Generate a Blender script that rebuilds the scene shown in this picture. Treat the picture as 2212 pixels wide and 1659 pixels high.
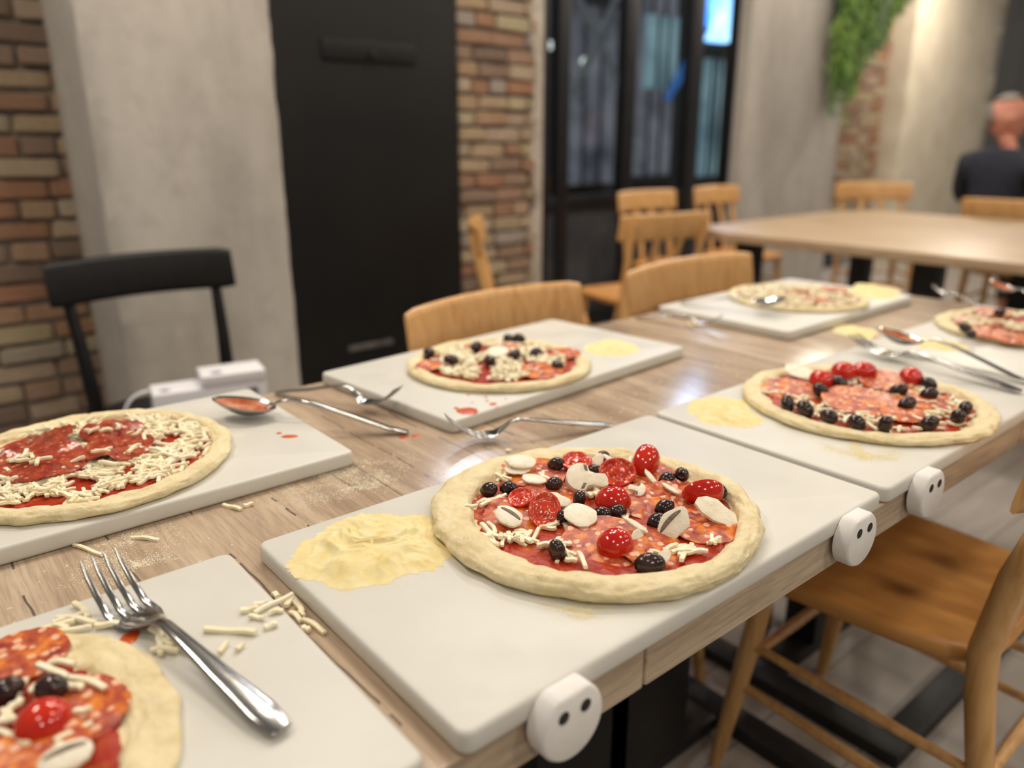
import bpy, bmesh, math, random
from math import sin, cos, pi, radians, sqrt, atan2, floor as mfloor
from mathutils import Vector, Matrix, Quaternion, noise as mnoise

for o in list(bpy.data.objects):
    bpy.data.objects.remove(o)
scene = bpy.context.scene
col = scene.collection
rnd = random.Random(7)

# ------------------------------------------------------------------ camera
ZB = 0.770                         # height of the board tops above the floor
ZT = ZB - 0.0202                   # table top
F_PX = 1689.23
RGT = Vector((0.7679, -0.6406, -0.0008))
UPV = Vector((0.1933, 0.2305, 0.9537))
FWD = Vector((0.6108, 0.7324, -0.3008))
CAM = Vector((-0.2531, -0.3558, 0.3903 + ZB))
cam_d = bpy.data.cameras.new('camera')
cam = bpy.data.objects.new('camera', cam_d)
col.objects.link(cam)
rot = Matrix((RGT, UPV, -FWD)).transposed()
cam.matrix_world = Matrix.Translation(CAM) @ rot.to_4x4()
cam_d.sensor_fit = 'HORIZONTAL'
cam_d.sensor_width = 36.0
cam_d.lens = F_PX / 2212 * 36.0
cam_d.clip_start = 0.02
cam_d.dof.use_dof = True
cam_d.dof.focus_distance = 0.815
cam_d.dof.aperture_fstop = 2.4
scene.camera = cam

# ------------------------------------------------------------------ world, lights, exposure
world = bpy.data.worlds.new('room_ambient')
scene.world = world
world.use_nodes = True
bg = world.node_tree.nodes['Background']
bg.inputs[0].default_value = (1.0, 0.93, 0.85, 1)
bg.inputs[1].default_value = 0.20
vs = scene.view_settings
vs.view_transform = 'Standard'
vs.look = 'None'
vs.gamma = 1
vs.use_curve_mapping = False
vs.exposure = 0.0


def lamp(x, y, z, power, size=0.22, colr=(1, 0.89, 0.75)):
    d = bpy.data.lights.new('ceiling_spot_or_fill', 'AREA')
    d.shape = 'DISK'
    d.size = size
    d.energy = power
    d.color = colr
    o = bpy.data.objects.new('ceiling_spot_or_fill_light', d)
    o.location = (x, y, z)
    col.objects.link(o)
    return o


for lx in (-0.7, 1.1, 2.9, 4.7):
    for ly, pw in ((-2.3, 19.0), (-0.5, 6.5), (1.25, 10.5)):
        lamp(lx, ly, 2.75, pw * (1.25 if lx == 1.1 and ly > -1 else 1.0), 0.34)
for lx, pw in ((-0.5, 14.0), (0.8, 13.0), (2.0, 13.0), (3.6, 14.0), (5.0, 14.0), (6.9, 46.0)):
    lamp(lx, 1.75 if lx < 3 else 2.35, 2.85, pw, 0.25)


street = lamp(2.5, 3.45, 3.3, 22.0, 0.4, (0.85, 0.88, 1.0))       # added unseen fill outside the glazed doors, brightens the crossed bars


# ------------------------------------------------------------------ photograph measurements to points in the room
def ray(px, py):
    return FWD + RGT * ((px - 1106.0) / F_PX) - UPV * ((py - 829.5) / F_PX)


def at(px, py, z=0.0):             # z measured from the board tops
    d = ray(px, py)
    return CAM + d * ((ZB + z - CAM.z) / d.z)


def aty(px, py, y):
    d = ray(px, py)
    return CAM + d * ((y - CAM.y) / d.y)


def atd(px, py, dep):
    return CAM + ray(px, py) * dep


HF = Vector((FWD.x, FWD.y, 0)).normalized()
HR = Vector((RGT.x, RGT.y, 0)).normalized()


def dirv(a, b, c):                 # right, away, up
    return (HR * a + HF * b + Vector((0, 0, c))).normalized()


# ------------------------------------------------------------------ materials
MATS = {}


class NT:
    def __init__(self, name):
        self.m = bpy.data.materials.new(name)
        self.m.use_nodes = True
        self.t = self.m.node_tree
        self.b = self.t.nodes['Principled BSDF']
        self.out = self.t.nodes['Material Output']
        MATS[name] = self.m

    def n(self, typ, **kw):
        nd = self.t.nodes.new(typ)
        for k, v in kw.items():
            if k.startswith('i_'):
                key = k[2:]
                key = int(key) if key.isdigit() else key
                nd.inputs[key].default_value = v
            else:
                setattr(nd, k, v)
        return nd

    def l(self, a, b):
        self.t.links.new(a, b)

    def val(self, x):
        return x

    def math(self, op, a, b=None, clamp=False):
        nd = self.t.nodes.new('ShaderNodeMath')
        nd.operation = op
        nd.use_clamp = clamp
        for i, s in enumerate((a, b)):
            if s is None:
                continue
            if isinstance(s, (int, float)):
                nd.inputs[i].default_value = s
            else:
                self.l(s, nd.inputs[i])
        return nd.outputs[0]

    def mix(self, fac, a, b):
        nd = self.t.nodes.new('ShaderNodeMix')
        nd.data_type = 'RGBA'
        if isinstance(fac, (int, float)):
            nd.inputs[0].default_value = fac
        else:
            self.l(fac, nd.inputs[0])
        for s, k in ((a, 6), (b, 7)):
            if isinstance(s, tuple):
                nd.inputs[k].default_value = (*s[:3], 1)
            else:
                self.l(s, nd.inputs[k])
        return nd.outputs[2]

    def ramp(self, fac, stops):
        nd = self.t.nodes.new('ShaderNodeValToRGB')
        cr = nd.color_ramp
        while len(cr.elements) < len(stops):
            cr.elements.new(0.5)
        for e, (p, c) in zip(cr.elements, stops):
            e.position = p
            e.color = (*c, 1) if len(c) == 3 else c
        self.l(fac, nd.inputs[0])
        return nd.outputs[0]

    def coords(self, scale=(1, 1, 1), rnd_off=False, space='Object', loc=(0, 0, 0)):
        tc = self.n('ShaderNodeTexCoord')
        mp = self.n('ShaderNodeMapping')
        mp.inputs['Scale'].default_value = scale
        mp.inputs['Location'].default_value = loc
        src = tc.outputs[space]
        if rnd_off:
            oi = self.n('ShaderNodeObjectInfo')
            va = self.n('ShaderNodeVectorMath', operation='ADD')
            sc = self.math('MULTIPLY', oi.outputs['Random'], 37.0)
            self.l(src, va.inputs[0])
            self.l(sc, va.inputs[1])
            src = va.outputs[0]
        self.l(src, mp.inputs['Vector'])
        return mp.outputs[0]

    def noise(self, vec, scale, detail=4, rough=0.55, dist=0.0):
        nd = self.n('ShaderNodeTexNoise')
        nd.inputs['Scale'].default_value = scale
        nd.inputs['Detail'].default_value = detail
        nd.inputs['Roughness'].default_value = rough
        nd.inputs['Distortion'].default_value = dist
        self.l(vec, nd.inputs['Vector'])
        return nd.outputs['Fac']

    def vor(self, vec, scale, feature='F1', rnd_=1.0):
        nd = self.n('ShaderNodeTexVoronoi')
        nd.feature = feature
        nd.inputs['Scale'].default_value = scale
        nd.inputs['Randomness'].default_value = rnd_
        self.l(vec, nd.inputs['Vector'])
        return nd

    def base(self, s):
        if isinstance(s, tuple):
            self.b.inputs['Base Color'].default_value = (*s[:3], 1)
        else:
            self.l(s, self.b.inputs['Base Color'])

    def rough(self, s):
        if isinstance(s, (int, float)):
            self.b.inputs['Roughness'].default_value = s
        else:
            self.l(s, self.b.inputs['Roughness'])

    def bump(self, h, strength=0.3, dist=0.01):
        nd = self.n('ShaderNodeBump')
        nd.inputs['Strength'].default_value = strength
        nd.inputs['Distance'].default_value = dist
        self.l(h, nd.inputs['Height'])
        self.l(nd.outputs[0], self.b.inputs['Normal'])

    def set(self, key, v):
        self.b.inputs[key].default_value = v


def noisy(name, c1, c2, scale, rough=0.5, bump=0.0, bdist=0.002, stretch=(1, 1, 1), rnd_off=False,
          bscale=None, lo=0.35, hi=0.65, detail=4, metal=0.0, spec=None, coat=0.0):
    t = NT(name)
    v = t.coords(stretch, rnd_off)
    f = t.noise(v, scale, detail)
    t.base(t.ramp(f, [(lo, c1), (hi, c2)]))
    t.rough(rough)
    if bump:
        t.bump(t.noise(v, bscale or scale * 2, 5), bump, bdist)
    t.set('Metallic', metal)
    if spec is not None:
        t.set('Specular IOR Level', spec)
    if coat:
        t.set('Coat Weight', coat)
        t.set('Coat Roughness', 0.08)
    return t


# cutting board plastic
t = NT('board_plastic')
v = t.coords()
f1 = t.noise(v, 9, 3)
c = t.ramp(f1, [(0.3, (0.645, 0.625, 0.565)), (0.7, (0.68, 0.665, 0.61))])
st = t.ramp(t.noise(v, 26, 5, 0.65), [(0.64, (0, 0, 0)), (0.8, (0.22, 0.22, 0.22))])
t.base(t.mix(st, c, (0.80, 0.70, 0.46)))
t.rough(t.ramp(t.noise(v, 14, 4), [(0.3, (0.34,) * 3), (0.7, (0.5,) * 3)]))
t.bump(t.noise(v, 320, 3), 0.08, 0.001)
t.set('Subsurface Weight', 0.12)
t.set('Subsurface Radius', (0.010, 0.008, 0.006))
noisy('stop_plastic', (0.82, 0.79, 0.76), (0.86, 0.84, 0.80), 60, 0.45, 0.1, 0.001, bscale=400)
noisy('screw_steel', (0.010, 0.010, 0.010), (0.05, 0.05, 0.05), 420, 0.45, lo=0.5, hi=0.68, spec=0.3)


# table laminate: pale greyed oak, grain across the table
def laminate(name, along, c1, c2, c3, cracks=True, rough=0.36):
    t = NT(name)
    st = (1, 0.045, 1) if along == 'y' else (0.045, 1, 1)
    v = t.coords(st)
    g1 = t.noise(v, 210, 6, 0.7, 0.3)
    g2 = t.noise(t.coords((1, 0.18, 1) if along == 'y' else (0.18, 1, 1)), 16, 4, 0.6, 1.2)
    base = t.ramp(g2, [(0.3, c1), (0.52, c2), (0.72, c3)])
    dark = t.ramp(g1, [(0.36, (1, 1, 1)), (0.56, (0, 0, 0))])
    cc = t.mix(t.math('MULTIPLY', dark, 0.42), base, tuple(x * 0.42 for x in c1))
    pores = t.ramp(t.noise(t.coords(st), 620, 3, 0.6), [(0.30, (1, 1, 1)), (0.42, (0, 0, 0))])
    cc = t.mix(t.math('MULTIPLY', pores, 0.35), cc, tuple(x * 0.35 for x in c1))
    if cracks:
        tc = t.n('ShaderNodeTexCoord')
        sp = t.n('ShaderNodeSeparateXYZ')
        t.l(tc.outputs['Object'], sp.inputs[0])
        wob = t.math('MULTIPLY', t.math('SUBTRACT', t.noise(tc.outputs['Object'], 7, 3), 0.5), 0.016)
        x = t.math('ADD', sp.outputs[0], wob)
        ph = t.math('ABSOLUTE', t.math('SUBTRACT', t.math('FRACT', t.math('DIVIDE', t.math('ADD', x, 5.0 - 0.116), 0.0885)), 0.5))
        line = t.math('GREATER_THAN', ph, 0.487)
        gate = t.math('GREATER_THAN', t.noise(t.coords((3.0, 6.0, 1)), 2.2, 2), 0.45)
        fac = t.math('MULTIPLY', line, gate)
        cc = t.mix(t.math('MULTIPLY', fac, 0.85), cc, (0.045, 0.03, 0.028))
        # board-to-board tone of the printed planks
        pid = t.math('FLOOR', t.math('DIVIDE', t.math('ADD', sp.outputs[0], 5.0 - 0.116 + 0.0442), 0.0885))
        wn = t.n('ShaderNodeTexWhiteNoise')
        wn.noise_dimensions = '1D'
        t.l(pid, wn.inputs['W'])
        cc = t.mix(t.math('MULTIPLY', wn.outputs['Value'], 0.28), cc, tuple(x * 0.62 for x in c2))
    t.base(cc)
    t.rough(rough)
    t.bump(g1, 0.06, 0.001)
    return t


laminate('table_laminate', 'y', (0.40, 0.285, 0.195), (0.54, 0.405, 0.285), (0.63, 0.50, 0.37), rough=0.19)
laminate('table_edge_band', 'x', (0.38, 0.28, 0.19), (0.53, 0.41, 0.29), (0.61, 0.49, 0.36), False, 0.45)
laminate('far_table_wood', 'y', (0.42, 0.29, 0.17), (0.52, 0.37, 0.23), (0.58, 0.42, 0.27), False, 0.4)
noisy('black_metal', (0.008, 0.008, 0.009), (0.014, 0.013, 0.013), 20, 0.5)

# food
t = NT('pizza_dough')
v = t.coords()
f1 = t.noise(v, 40, 4)
f2 = t.noise(v, 130, 4, 0.6)
c = t.ramp(f1, [(0.3, (0.70, 0.56, 0.29)), (0.5, (0.79, 0.66, 0.38)), (0.72, (0.85, 0.74, 0.47))])
t.base(t.mix(t.ramp(f2, [(0.45, (0, 0, 0)), (0.7, (0.45,) * 3)]), c, (0.86, 0.78, 0.57)))
t.rough(0.62)
t.bump(t.noise(v, 60, 6, 0.6, 1.2), 0.6, 0.005)
t.set('Subsurface Weight', 0.15)
t.set('Subsurface Radius', (0.008, 0.005, 0.003))

t = NT('tomato_sauce')
v = t.coords()
f1 = t.noise(v, 38, 4, 0.6)
f2 = t.noise(v, 90, 5, 0.65)
c = t.ramp(f1, [(0.3, (0.30, 0.010, 0.002)), (0.55, (0.40, 0.026, 0.004)), (0.75, (0.52, 0.085, 0.012))])
c = t.mix(t.ramp(t.noise(v, 24, 5, 0.6, 0.5), [(0.58, (0, 0, 0)), (0.74, (0.75,) * 3)]), c, (0.66, 0.22, 0.05))
t.base(t.mix(t.ramp(f2, [(0.62, (0, 0, 0)), (0.78, (0.6,) * 3)]), c, (0.72, 0.26, 0.08)))
t.rough(0.34)
t.set('Specular IOR Level', 0.25)
t.bump(t.noise(v, 170, 4), 0.4, 0.003)

t = NT('salami_meat')
v = t.coords((1, 1, 1), True)
va = t.vor(v, 105)
vb = t.vor(v, 260)
n1 = t.noise(v, 75, 4)
meat = t.ramp(n1, [(0.33, (0.28, 0.035, 0.030)), (0.5, (0.52, 0.10, 0.035)), (0.64, (0.78, 0.25, 0.03))])
jit = t.math('ADD', va.outputs['Distance'], t.math('MULTIPLY', t.math('SUBTRACT', t.noise(v, 220, 3), 0.5), 0.35))
fat = t.ramp(jit, [(0.29, (1, 1, 1)), (0.40, (0, 0, 0))])
gate = t.ramp(va.outputs['Color'], [(0.40, (0, 0, 0)), (0.45, (1, 1, 1))])
m1 = t.mix(t.math('MULTIPLY', fat, gate), meat, (0.84, 0.47, 0.30))
fat2 = t.ramp(vb.outputs['Distance'], [(0.12, (0.4,) * 3), (0.24, (0, 0, 0))])
t.base(t.mix(fat2, m1, (0.70, 0.24, 0.08)))
t.rough(0.33)
t.set('Specular IOR Level', 0.25)
t.bump(jit, 0.25, 0.002)

t2 = NT('salami_dark')
v = t2.coords((1, 1, 1), True)
va = t2.vor(v, 130)
meat = t2.ramp(t2.noise(v, 70, 4), [(0.3, (0.20, 0.018, 0.012)), (0.5, (0.34, 0.04, 0.018)), (0.7, (0.50, 0.11, 0.03))])
jit = t2.math('ADD', va.outputs['Distance'], t2.math('MULTIPLY', t2.math('SUBTRACT', t2.noise(v, 220, 3), 0.5), 0.4))
t2.base(t2.mix(t2.math('MULTIPLY', t2.ramp(jit, [(0.18, (0.8,) * 3), (0.34, (0, 0, 0))]), t2.ramp(va.outputs['Color'], [(0.45, (0, 0, 0)), (0.5, (1, 1, 1))])), meat, (0.62, 0.26, 0.14)))
t2.rough(0.2)
t2.bump(jit, 0.3, 0.002)
noisy('olive_skin', (0.016, 0.008, 0.008), (0.055, 0.026, 0.022), 120, 0.16, 0.12, 0.002, rnd_off=True, bscale=160)
noisy('olive_inside', (0.05, 0.03, 0.025), (0.10, 0.06, 0.045), 150, 0.4)
noisy('tomato_skin', (0.50, 0.008, 0.004), (0.64, 0.028, 0.006), 40, 0.13, rnd_off=True, coat=0.3)
t = NT('tomato_flesh')
v = t.coords((1, 1, 1), True)
vn = t.vor(v, 170)
c = t.ramp(t.noise(v, 120, 4), [(0.35, (0.52, 0.02, 0.012)), (0.6, (0.66, 0.07, 0.03))])
t.base(t.mix(t.ramp(vn.outputs['Distance'], [(0.16, (1, 1, 1)), (0.26, (0, 0, 0))]), c, (0.80, 0.45, 0.16)))
t.rough(0.18)
t.bump(vn.outputs['Distance'], 0.3, 0.002)
t = NT('mushroom_flesh')
v = t.coords((1, 1, 1), True)
c = t.ramp(t.noise(v, 80, 5, 0.6), [(0.3, (0.76, 0.65, 0.47)), (0.5, (0.87, 0.79, 0.62)), (0.7, (0.90, 0.84, 0.71))])
t.base(t.mix(t.ramp(t.noise(v, 300, 3), [(0.64, (0, 0, 0)), (0.74, (0.5,) * 3)]), c, (0.45, 0.32, 0.2)))
t.rough(0.5)
t.bump(t.noise(v, 260, 4), 0.25, 0.002)
noisy('mushroom_gills', (0.10, 0.07, 0.05), (0.26, 0.19, 0.14), 700, 0.6, stretch=(1, 0.1, 1))
noisy('cheese', (0.87, 0.77, 0.50), (0.92, 0.86, 0.66), 50, 0.42, rnd_off=True, bump=0.15, bscale=300)
t = noisy('semolina', (0.84, 0.68, 0.30), (0.90, 0.79, 0.46), 60, 0.85, 0.6, 0.0015, bscale=900)
noisy('flour_pale', (0.86, 0.79, 0.58), (0.90, 0.84, 0.66), 60, 0.9)
noisy('cutlery_steel', (0.36, 0.35, 0.335), (0.44, 0.43, 0.41), 40, 0.17, metal=1.0)
noisy('spoon_sauce', (0.42, 0.06, 0.015), (0.55, 0.20, 0.07), 90, 0.3, 0.4, 0.002, bscale=200)
noisy('sauce_drop', (0.52, 0.05, 0.006), (0.66, 0.11, 0.015), 90, 0.3)

# furniture and room
t = NT('chair_wood')
v = t.coords((1, 1, 0.12))
g = t.noise(v, 60, 5, 0.6, 0.6)
c = t.ramp(g, [(0.3, (0.52, 0.27, 0.09)), (0.55, (0.67, 0.38, 0.15)), (0.75, (0.73, 0.44, 0.19))])
t.base(c)
t.rough(0.30)
t.bump(g, 0.05, 0.001)
t = NT('chair_seat_wood')
v = t.coords((1, 0.12, 1))
g = t.noise(v, 28, 4, 0.5, 0.3)
t.base(t.ramp(g, [(0.25, (0.48, 0.21, 0.050)), (0.55, (0.60, 0.28, 0.075)), (0.8, (0.66, 0.33, 0.10))]))
t.rough(0.36)
noisy('black_paint', (0.005, 0.005, 0.0055), (0.008, 0.0075, 0.0075), 20, 0.45, spec=0.25)
t = NT('floor_vinyl')
v = t.coords((1, 1, 1))
br = t.n('ShaderNodeTexBrick')
br.inputs['Scale'].default_value = 1.0
br.inputs['Brick Width'].default_value = 1.1
br.inputs['Row Height'].default_value = 0.17
br.inputs['Mortar Size'].default_value = 0.002
br.inputs['Color1'].default_value = (0.34, 0.30, 0.26, 1)
br.inputs['Color2'].default_value = (0.46, 0.42, 0.37, 1)
br.inputs['Mortar'].default_value = (0.12, 0.10, 0.09, 1)
t.l(v, br.inputs['Vector'])
t.base(t.mix(t.ramp(t.noise(t.coords((0.2, 1, 1)), 20, 5), [(0.35, (0, 0, 0)), (0.7, (0.5,) * 3)]), br.outputs['Color'], (0.25, 0.21, 0.18)))
t.rough(0.42)
t = NT('concrete')
v = t.coords((1, 1, 0.35))
f1 = t.noise(v, 3.2, 5, 0.6)
f2 = t.noise(t.coords(), 11, 6, 0.65)
c = t.ramp(f1, [(0.3, (0.33, 0.30, 0.265)), (0.5, (0.43, 0.40, 0.36)), (0.7, (0.51, 0.475, 0.43))])
t.base(t.mix(t.ramp(f2, [(0.5, (0, 0, 0)), (0.75, (0.4,) * 3)]), c, (0.31, 0.265, 0.24)))
t.rough(0.8)
t.bump(t.noise(t.coords((1, 1, 0.3)), 24, 6), 0.35, 0.012)
noisy('concrete_cream', (0.55, 0.48, 0.37), (0.64, 0.57, 0.45), 4, 0.8, 0.3, 0.01, bscale=25)
t = NT('brick_clay')
oi = t.n('ShaderNodeObjectInfo')
c = t.ramp(oi.outputs['Random'], [(0.0, (0.28, 0.19, 0.145)), (0.16, (0.50, 0.34, 0.235)), (0.32, (0.52, 0.25, 0.14)),
                                  (0.5, (0.64, 0.47, 0.29)), (0.66, (0.70, 0.57, 0.41)), (0.8, (0.57, 0.41, 0.29)), (0.92, (0.70, 0.59, 0.34)), (1.0, (0.50, 0.42, 0.37))])
v = t.coords((1, 1, 1), True)
n1 = t.noise(v, 22, 6, 0.65)
t.base(t.mix(t.ramp(n1, [(0.42, (0, 0, 0)), (0.72, (0.65,) * 3)]), c, (0.14, 0.095, 0.075)))
t.rough(0.85)
t.bump(n1, 0.8, 0.02)
noisy('mortar', (0.13, 0.10, 0.085), (0.24, 0.20, 0.17), 14, 0.9, 0.6, 0.02, bscale=40)
noisy('plaster', (0.36, 0.31, 0.26), (0.48, 0.43, 0.37), 9, 0.85, 0.5, 0.02, bscale=30)
t = NT('black_panel')
v = t.coords()
t.base(t.ramp(t.noise(v, 3, 4), [(0.3, (0.006, 0.006, 0.0065)), (0.7, (0.010, 0.0095, 0.0095))]))
t.rough(0.6)
t.set('Specular IOR Level', 0.25)
noisy('window_frame_black', (0.004, 0.004, 0.006), (0.007, 0.007, 0.009), 9, 0.4)
t = NT('window_glass')
t.t.nodes.remove(t.b)
tr = t.n('ShaderNodeBsdfTransparent')
tr.inputs[0].default_value = (0.62, 0.68, 0.70, 1)
gl = t.n('ShaderNodeBsdfGlossy')
gl.inputs['Roughness'].default_value = 0.02
lw = t.n('ShaderNodeLayerWeight')
lw.inputs[0].default_value = 0.5
fr = t.math('ADD', t.math('MULTIPLY', t.math('POWER', lw.outputs['Facing'], 5.0), 0.6), 0.05)
mx = t.n('ShaderNodeMixShader')
t.l(fr, mx.inputs[0])
t.l(tr.outputs[0], mx.inputs[1])
t.l(gl.outputs[0], mx.inputs[2])
t.l(mx.outputs[0], t.out.inputs[0])


def emitter(name, colr, strength, c2=None, scale=3):
    t = NT(name)
    t.base((0.02, 0.02, 0.02))
    t.set('Emission Strength', strength)
    if c2:
        v = t.coords()
        t.l(t.ramp(t.noise(v, scale, 3), [(0.35, colr), (0.65, c2)]), t.b.inputs['Emission Color'])
    else:
        t.set('Emission Color', (*colr, 1))
    return t


emitter('sign_blue', (0.03, 0.22, 0.85), 6.5, (0.55, 0.85, 1.0), 2.2)
emitter('lit_room_teal', (0.10, 0.17, 0.20), 1.5, (0.30, 0.42, 0.45), 1.5)
emitter('lit_room_grey', (0.05, 0.045, 0.055), 1.8, (0.19, 0.17, 0.19), 1.4)
emitter('sign_white', (0.66, 0.75, 1.0), 32.0)
emitter('tube_blue', (0.04, 0.20, 0.60), 0.9)
emitter('reflected_glow', (1.0, 0.95, 0.85), 2.2)
noisy('night_wall', (0.02, 0.02, 0.025), (0.05, 0.05, 0.055), 3, 0.8)
noisy('pale_bar', (0.50, 0.47, 0.50), (0.60, 0.57, 0.60), 5, 0.5)
noisy('leaf_green', (0.07, 0.17, 0.03), (0.24, 0.38, 0.08), 6, 0.55, rnd_off=True)
noisy('leaf_green_grey', (0.16, 0.25, 0.12), (0.30, 0.40, 0.22), 6, 0.6, rnd_off=True)
noisy('planter_dark', (0.03, 0.028, 0.025), (0.05, 0.045, 0.04), 10, 0.7)
noisy('skin', (0.55, 0.21, 0.14), (0.63, 0.28, 0.19), 20, 0.45)
noisy('hair_grey', (0.14, 0.12, 0.10), (0.30, 0.27, 0.24), 90, 0.7)
noisy('shirt_navy', (0.012, 0.015, 0.026), (0.022, 0.026, 0.042), 30, 0.85)
noisy('trousers_dark', (0.012, 0.012, 0.014), (0.02, 0.02, 0.022), 30, 0.85)
noisy('grey_panel', (0.085, 0.08, 0.078), (0.14, 0.13, 0.125), 7, 0.4, stretch=(3, 3, 0.1))
t = NT('printed_card')
v = t.coords((1, 1, 1))
pr = t.vor(v, 17)
msk = t.ramp(pr.outputs['Distance'], [(0.20, (1, 1, 1)), (0.28, (0, 0, 0))])
t.base(t.mix(msk, (0.80, 0.79, 0.83), (0.22, 0.22, 0.26)))
t.rough(0.5)
t = NT('clear_bag')
t.base((0.85, 0.86, 0.86))
t.rough(0.2)
t.set('Alpha', 0.35)
noisy('grey_print', (0.10, 0.10, 0.12), (0.2, 0.2, 0.22), 30, 0.6)


# ------------------------------------------------------------------ mesh helpers
class MB:
    def __init__(self):
        self.v = []
        self.f = []

    def add(self, vs_, fs_):
        k = len(self.v)
        self.v += [tuple(p) for p in vs_]
        self.f += [tuple(i + k for i in q) for q in fs_]

    def loft(self, rings, cap0=True, cap1=True, closed=True):
        n = len(rings[0])
        k = len(self.v)
        for r_ in rings:
            self.v += [tuple(p) for p in r_]
        m = n if closed else n - 1
        for i in range(len(rings) - 1):
            for j in range(m):
                a = k + i * n + j
                b = k + i * n + (j + 1) % n
                self.f.append((a, b, b + n, a + n))
        if cap0:
            self.f.append(tuple(k + j for j in reversed(range(n))))
        if cap1:
            self.f.append(tuple(k + (len(rings) - 1) * n + j for j in range(n)))

    def box(self, lo, hi, bev=0.0):
        bm = bmesh.new()
        bmesh.ops.create_cube(bm, size=1)
        for p in bm.verts:
            p.co = Vector([lo[i] + (p.co[i] + 0.5) * (hi[i] - lo[i]) for i in range(3)])
        if bev:
            bmesh.ops.bevel(bm, geom=list(bm.edges), offset=bev, segments=2, profile=0.5, affect='EDGES')
        bm.verts.index_update()
        self.add([p.co.copy() for p in bm.verts], [[p.index for p in q.verts] for q in bm.faces])
        bm.free()

    def tube(self, pts, radii, n=10, up=Vector((0, 0, 1)), sq=1.0):
        pts = [Vector(p) for p in pts]
        rings = []
        if abs((pts[-1] - pts[0]).normalized().dot(up)) > 0.85:
            up = Vector((0, 1, 0))
        for i, p in enumerate(pts):
            a = pts[max(0, i - 1)]
            b = pts[min(len(pts) - 1, i + 1)]
            tg = (b - a).normalized()
            s = tg.cross(up)
            if s.length < 1e-4:
                s = tg.cross(Vector((0, 1, 0)))
            s.normalize()
            w = s.cross(tg).normalized()
            r_ = radii[i] if isinstance(radii, (list, tuple)) else radii
            rx, ry = r_ if isinstance(r_, tuple) else (r_, r_)
            ring = []
            for j in range(n):
                th = 2 * pi * j / n
                cx, cy = cos(th), sin(th)
                if sq != 1.0:
                    cx = math.copysign(abs(cx) ** sq, cx)
                    cy = math.copysign(abs(cy) ** sq, cy)
                ring.append(p + s * (rx * cx) + w * (ry * cy))
            rings.append(ring)
        self.loft(rings)

    def lathe(self, prof, n=24):
        rings = [[(r_ * cos(2 * pi * j / n), r_ * sin(2 * pi * j / n), z) for j in range(n)] for r_, z in prof]
        self.loft(rings)

    def mesh(self, name, smooth=40):
        me = bpy.data.meshes.new(name)
        me.from_pydata(self.v, [], self.f)
        me.validate(verbose=False)
        bm = bmesh.new()
        bm.from_mesh(me)
        bmesh.ops.recalc_face_normals(bm, faces=list(bm.faces))
        bm.to_mesh(me)
        bm.free()
        if smooth:
            me.shade_smooth()
            me.set_sharp_from_angle(angle=radians(smooth))
        return me


def link(name, me, mat=None, parent=None, loc=None, rot_=None, scale=None, mw=None):
    o = bpy.data.objects.new(name, me)
    col.objects.link(o)
    if mat and me is not None and not me.materials:
        for m in (mat if isinstance(mat, (list, tuple)) else [mat]):
            me.materials.append(MATS[m])
    if parent is not None:
        o.parent = parent
    if mw is not None:
        o.matrix_basis = mw
    if loc is not None:
        o.location = loc
    if rot_ is not None:
        o.rotation_euler = rot_
    if scale is not None:
        o.scale = scale
    return o


def tag(o, label, cat, group=None, kind=None):
    o['label'] = label
    o['category'] = cat
    if group:
        o['group'] = group
    if kind:
        o['kind'] = kind
    return o


def thing(name, label, cat, loc=(0, 0, 0), rz=0.0, group=None, mw=None):
    o = link(name, None)
    o.empty_display_size = 0.05
    if mw is not None:
        o.matrix_basis = mw
    else:
        o.location = loc
        o.rotation_euler = (0, 0, rz)
    return tag(o, label, cat, group)


def structure(name, me, mat, label=None, parent=None):
    o = link(name, me, mat, parent)
    if parent is None:
        o['kind'] = 'structure'
    if label:
        o['label'] = label
    return o


def basis(x, up=Vector((0, 0, 1)), loc=Vector((0, 0, 0))):
    x = x.normalized()
    y = up.cross(x).normalized()
    z = x.cross(y)
    m = Matrix((x, y, z)).transposed().to_4x4()
    m.translation = loc
    return m


def zto(d, loc, spin=0.0):
    qn = d.to_track_quat('Z', 'Y')
    m = qn.to_matrix().to_4x4() @ Matrix.Rotation(spin, 4, 'Z')
    m.translation = loc
    return m


def nz(x, y, z=0.0):
    return mnoise.noise(Vector((x, y, z)))


def rrect(hx, hy, r, inset, z, seg=5, cx=0, cy=0):
    hx -= inset
    hy -= inset
    r = max(r - inset, 0.0005)
    out = []
    for sx, sy, a0 in ((1, 1, 0), (-1, 1, 90), (-1, -1, 180), (1, -1, 270)):
        for k in range(seg + 1):
            a = radians(a0 + 90 * k / seg)
            out.append((cx + sx * (hx - r) + r * cos(a), cy + sy * (hy - r) + r * sin(a), z))
    return out


def slab(hx, hy, r, z0, z1, fil, cx=0, cy=0, seg=5):
    mb = MB()
    rings = []
    for k in range(4):
        a = pi / 2 * k / 3
        rings.append(rrect(hx, hy, r, fil * (1 - sin(a)), z0 + fil * (1 - cos(a)), seg, cx, cy))
    for k in range(4):
        a = pi / 2 * (3 - k) / 3
        rings.append(rrect(hx, hy, r, fil * (1 - sin(a)), z1 - fil * (1 - cos(a)), seg, cx, cy))
    mb.loft(rings)
    return mb


def smoothstep(a, b, x):
    x = min(1, max(0, (x - a) / (b - a)))
    return x * x * (3 - 2 * x)


# ================================================================== STRUCTURE
mb = MB()
mb.box((-2.5, -2.5, -0.05), (9.0, 3.35, 0.0))
structure('floor', mb.mesh('floor', 0), 'floor_vinyl', 'greyish plank-patterned floor')

YB = 2.60       # black door and middle brick
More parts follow.
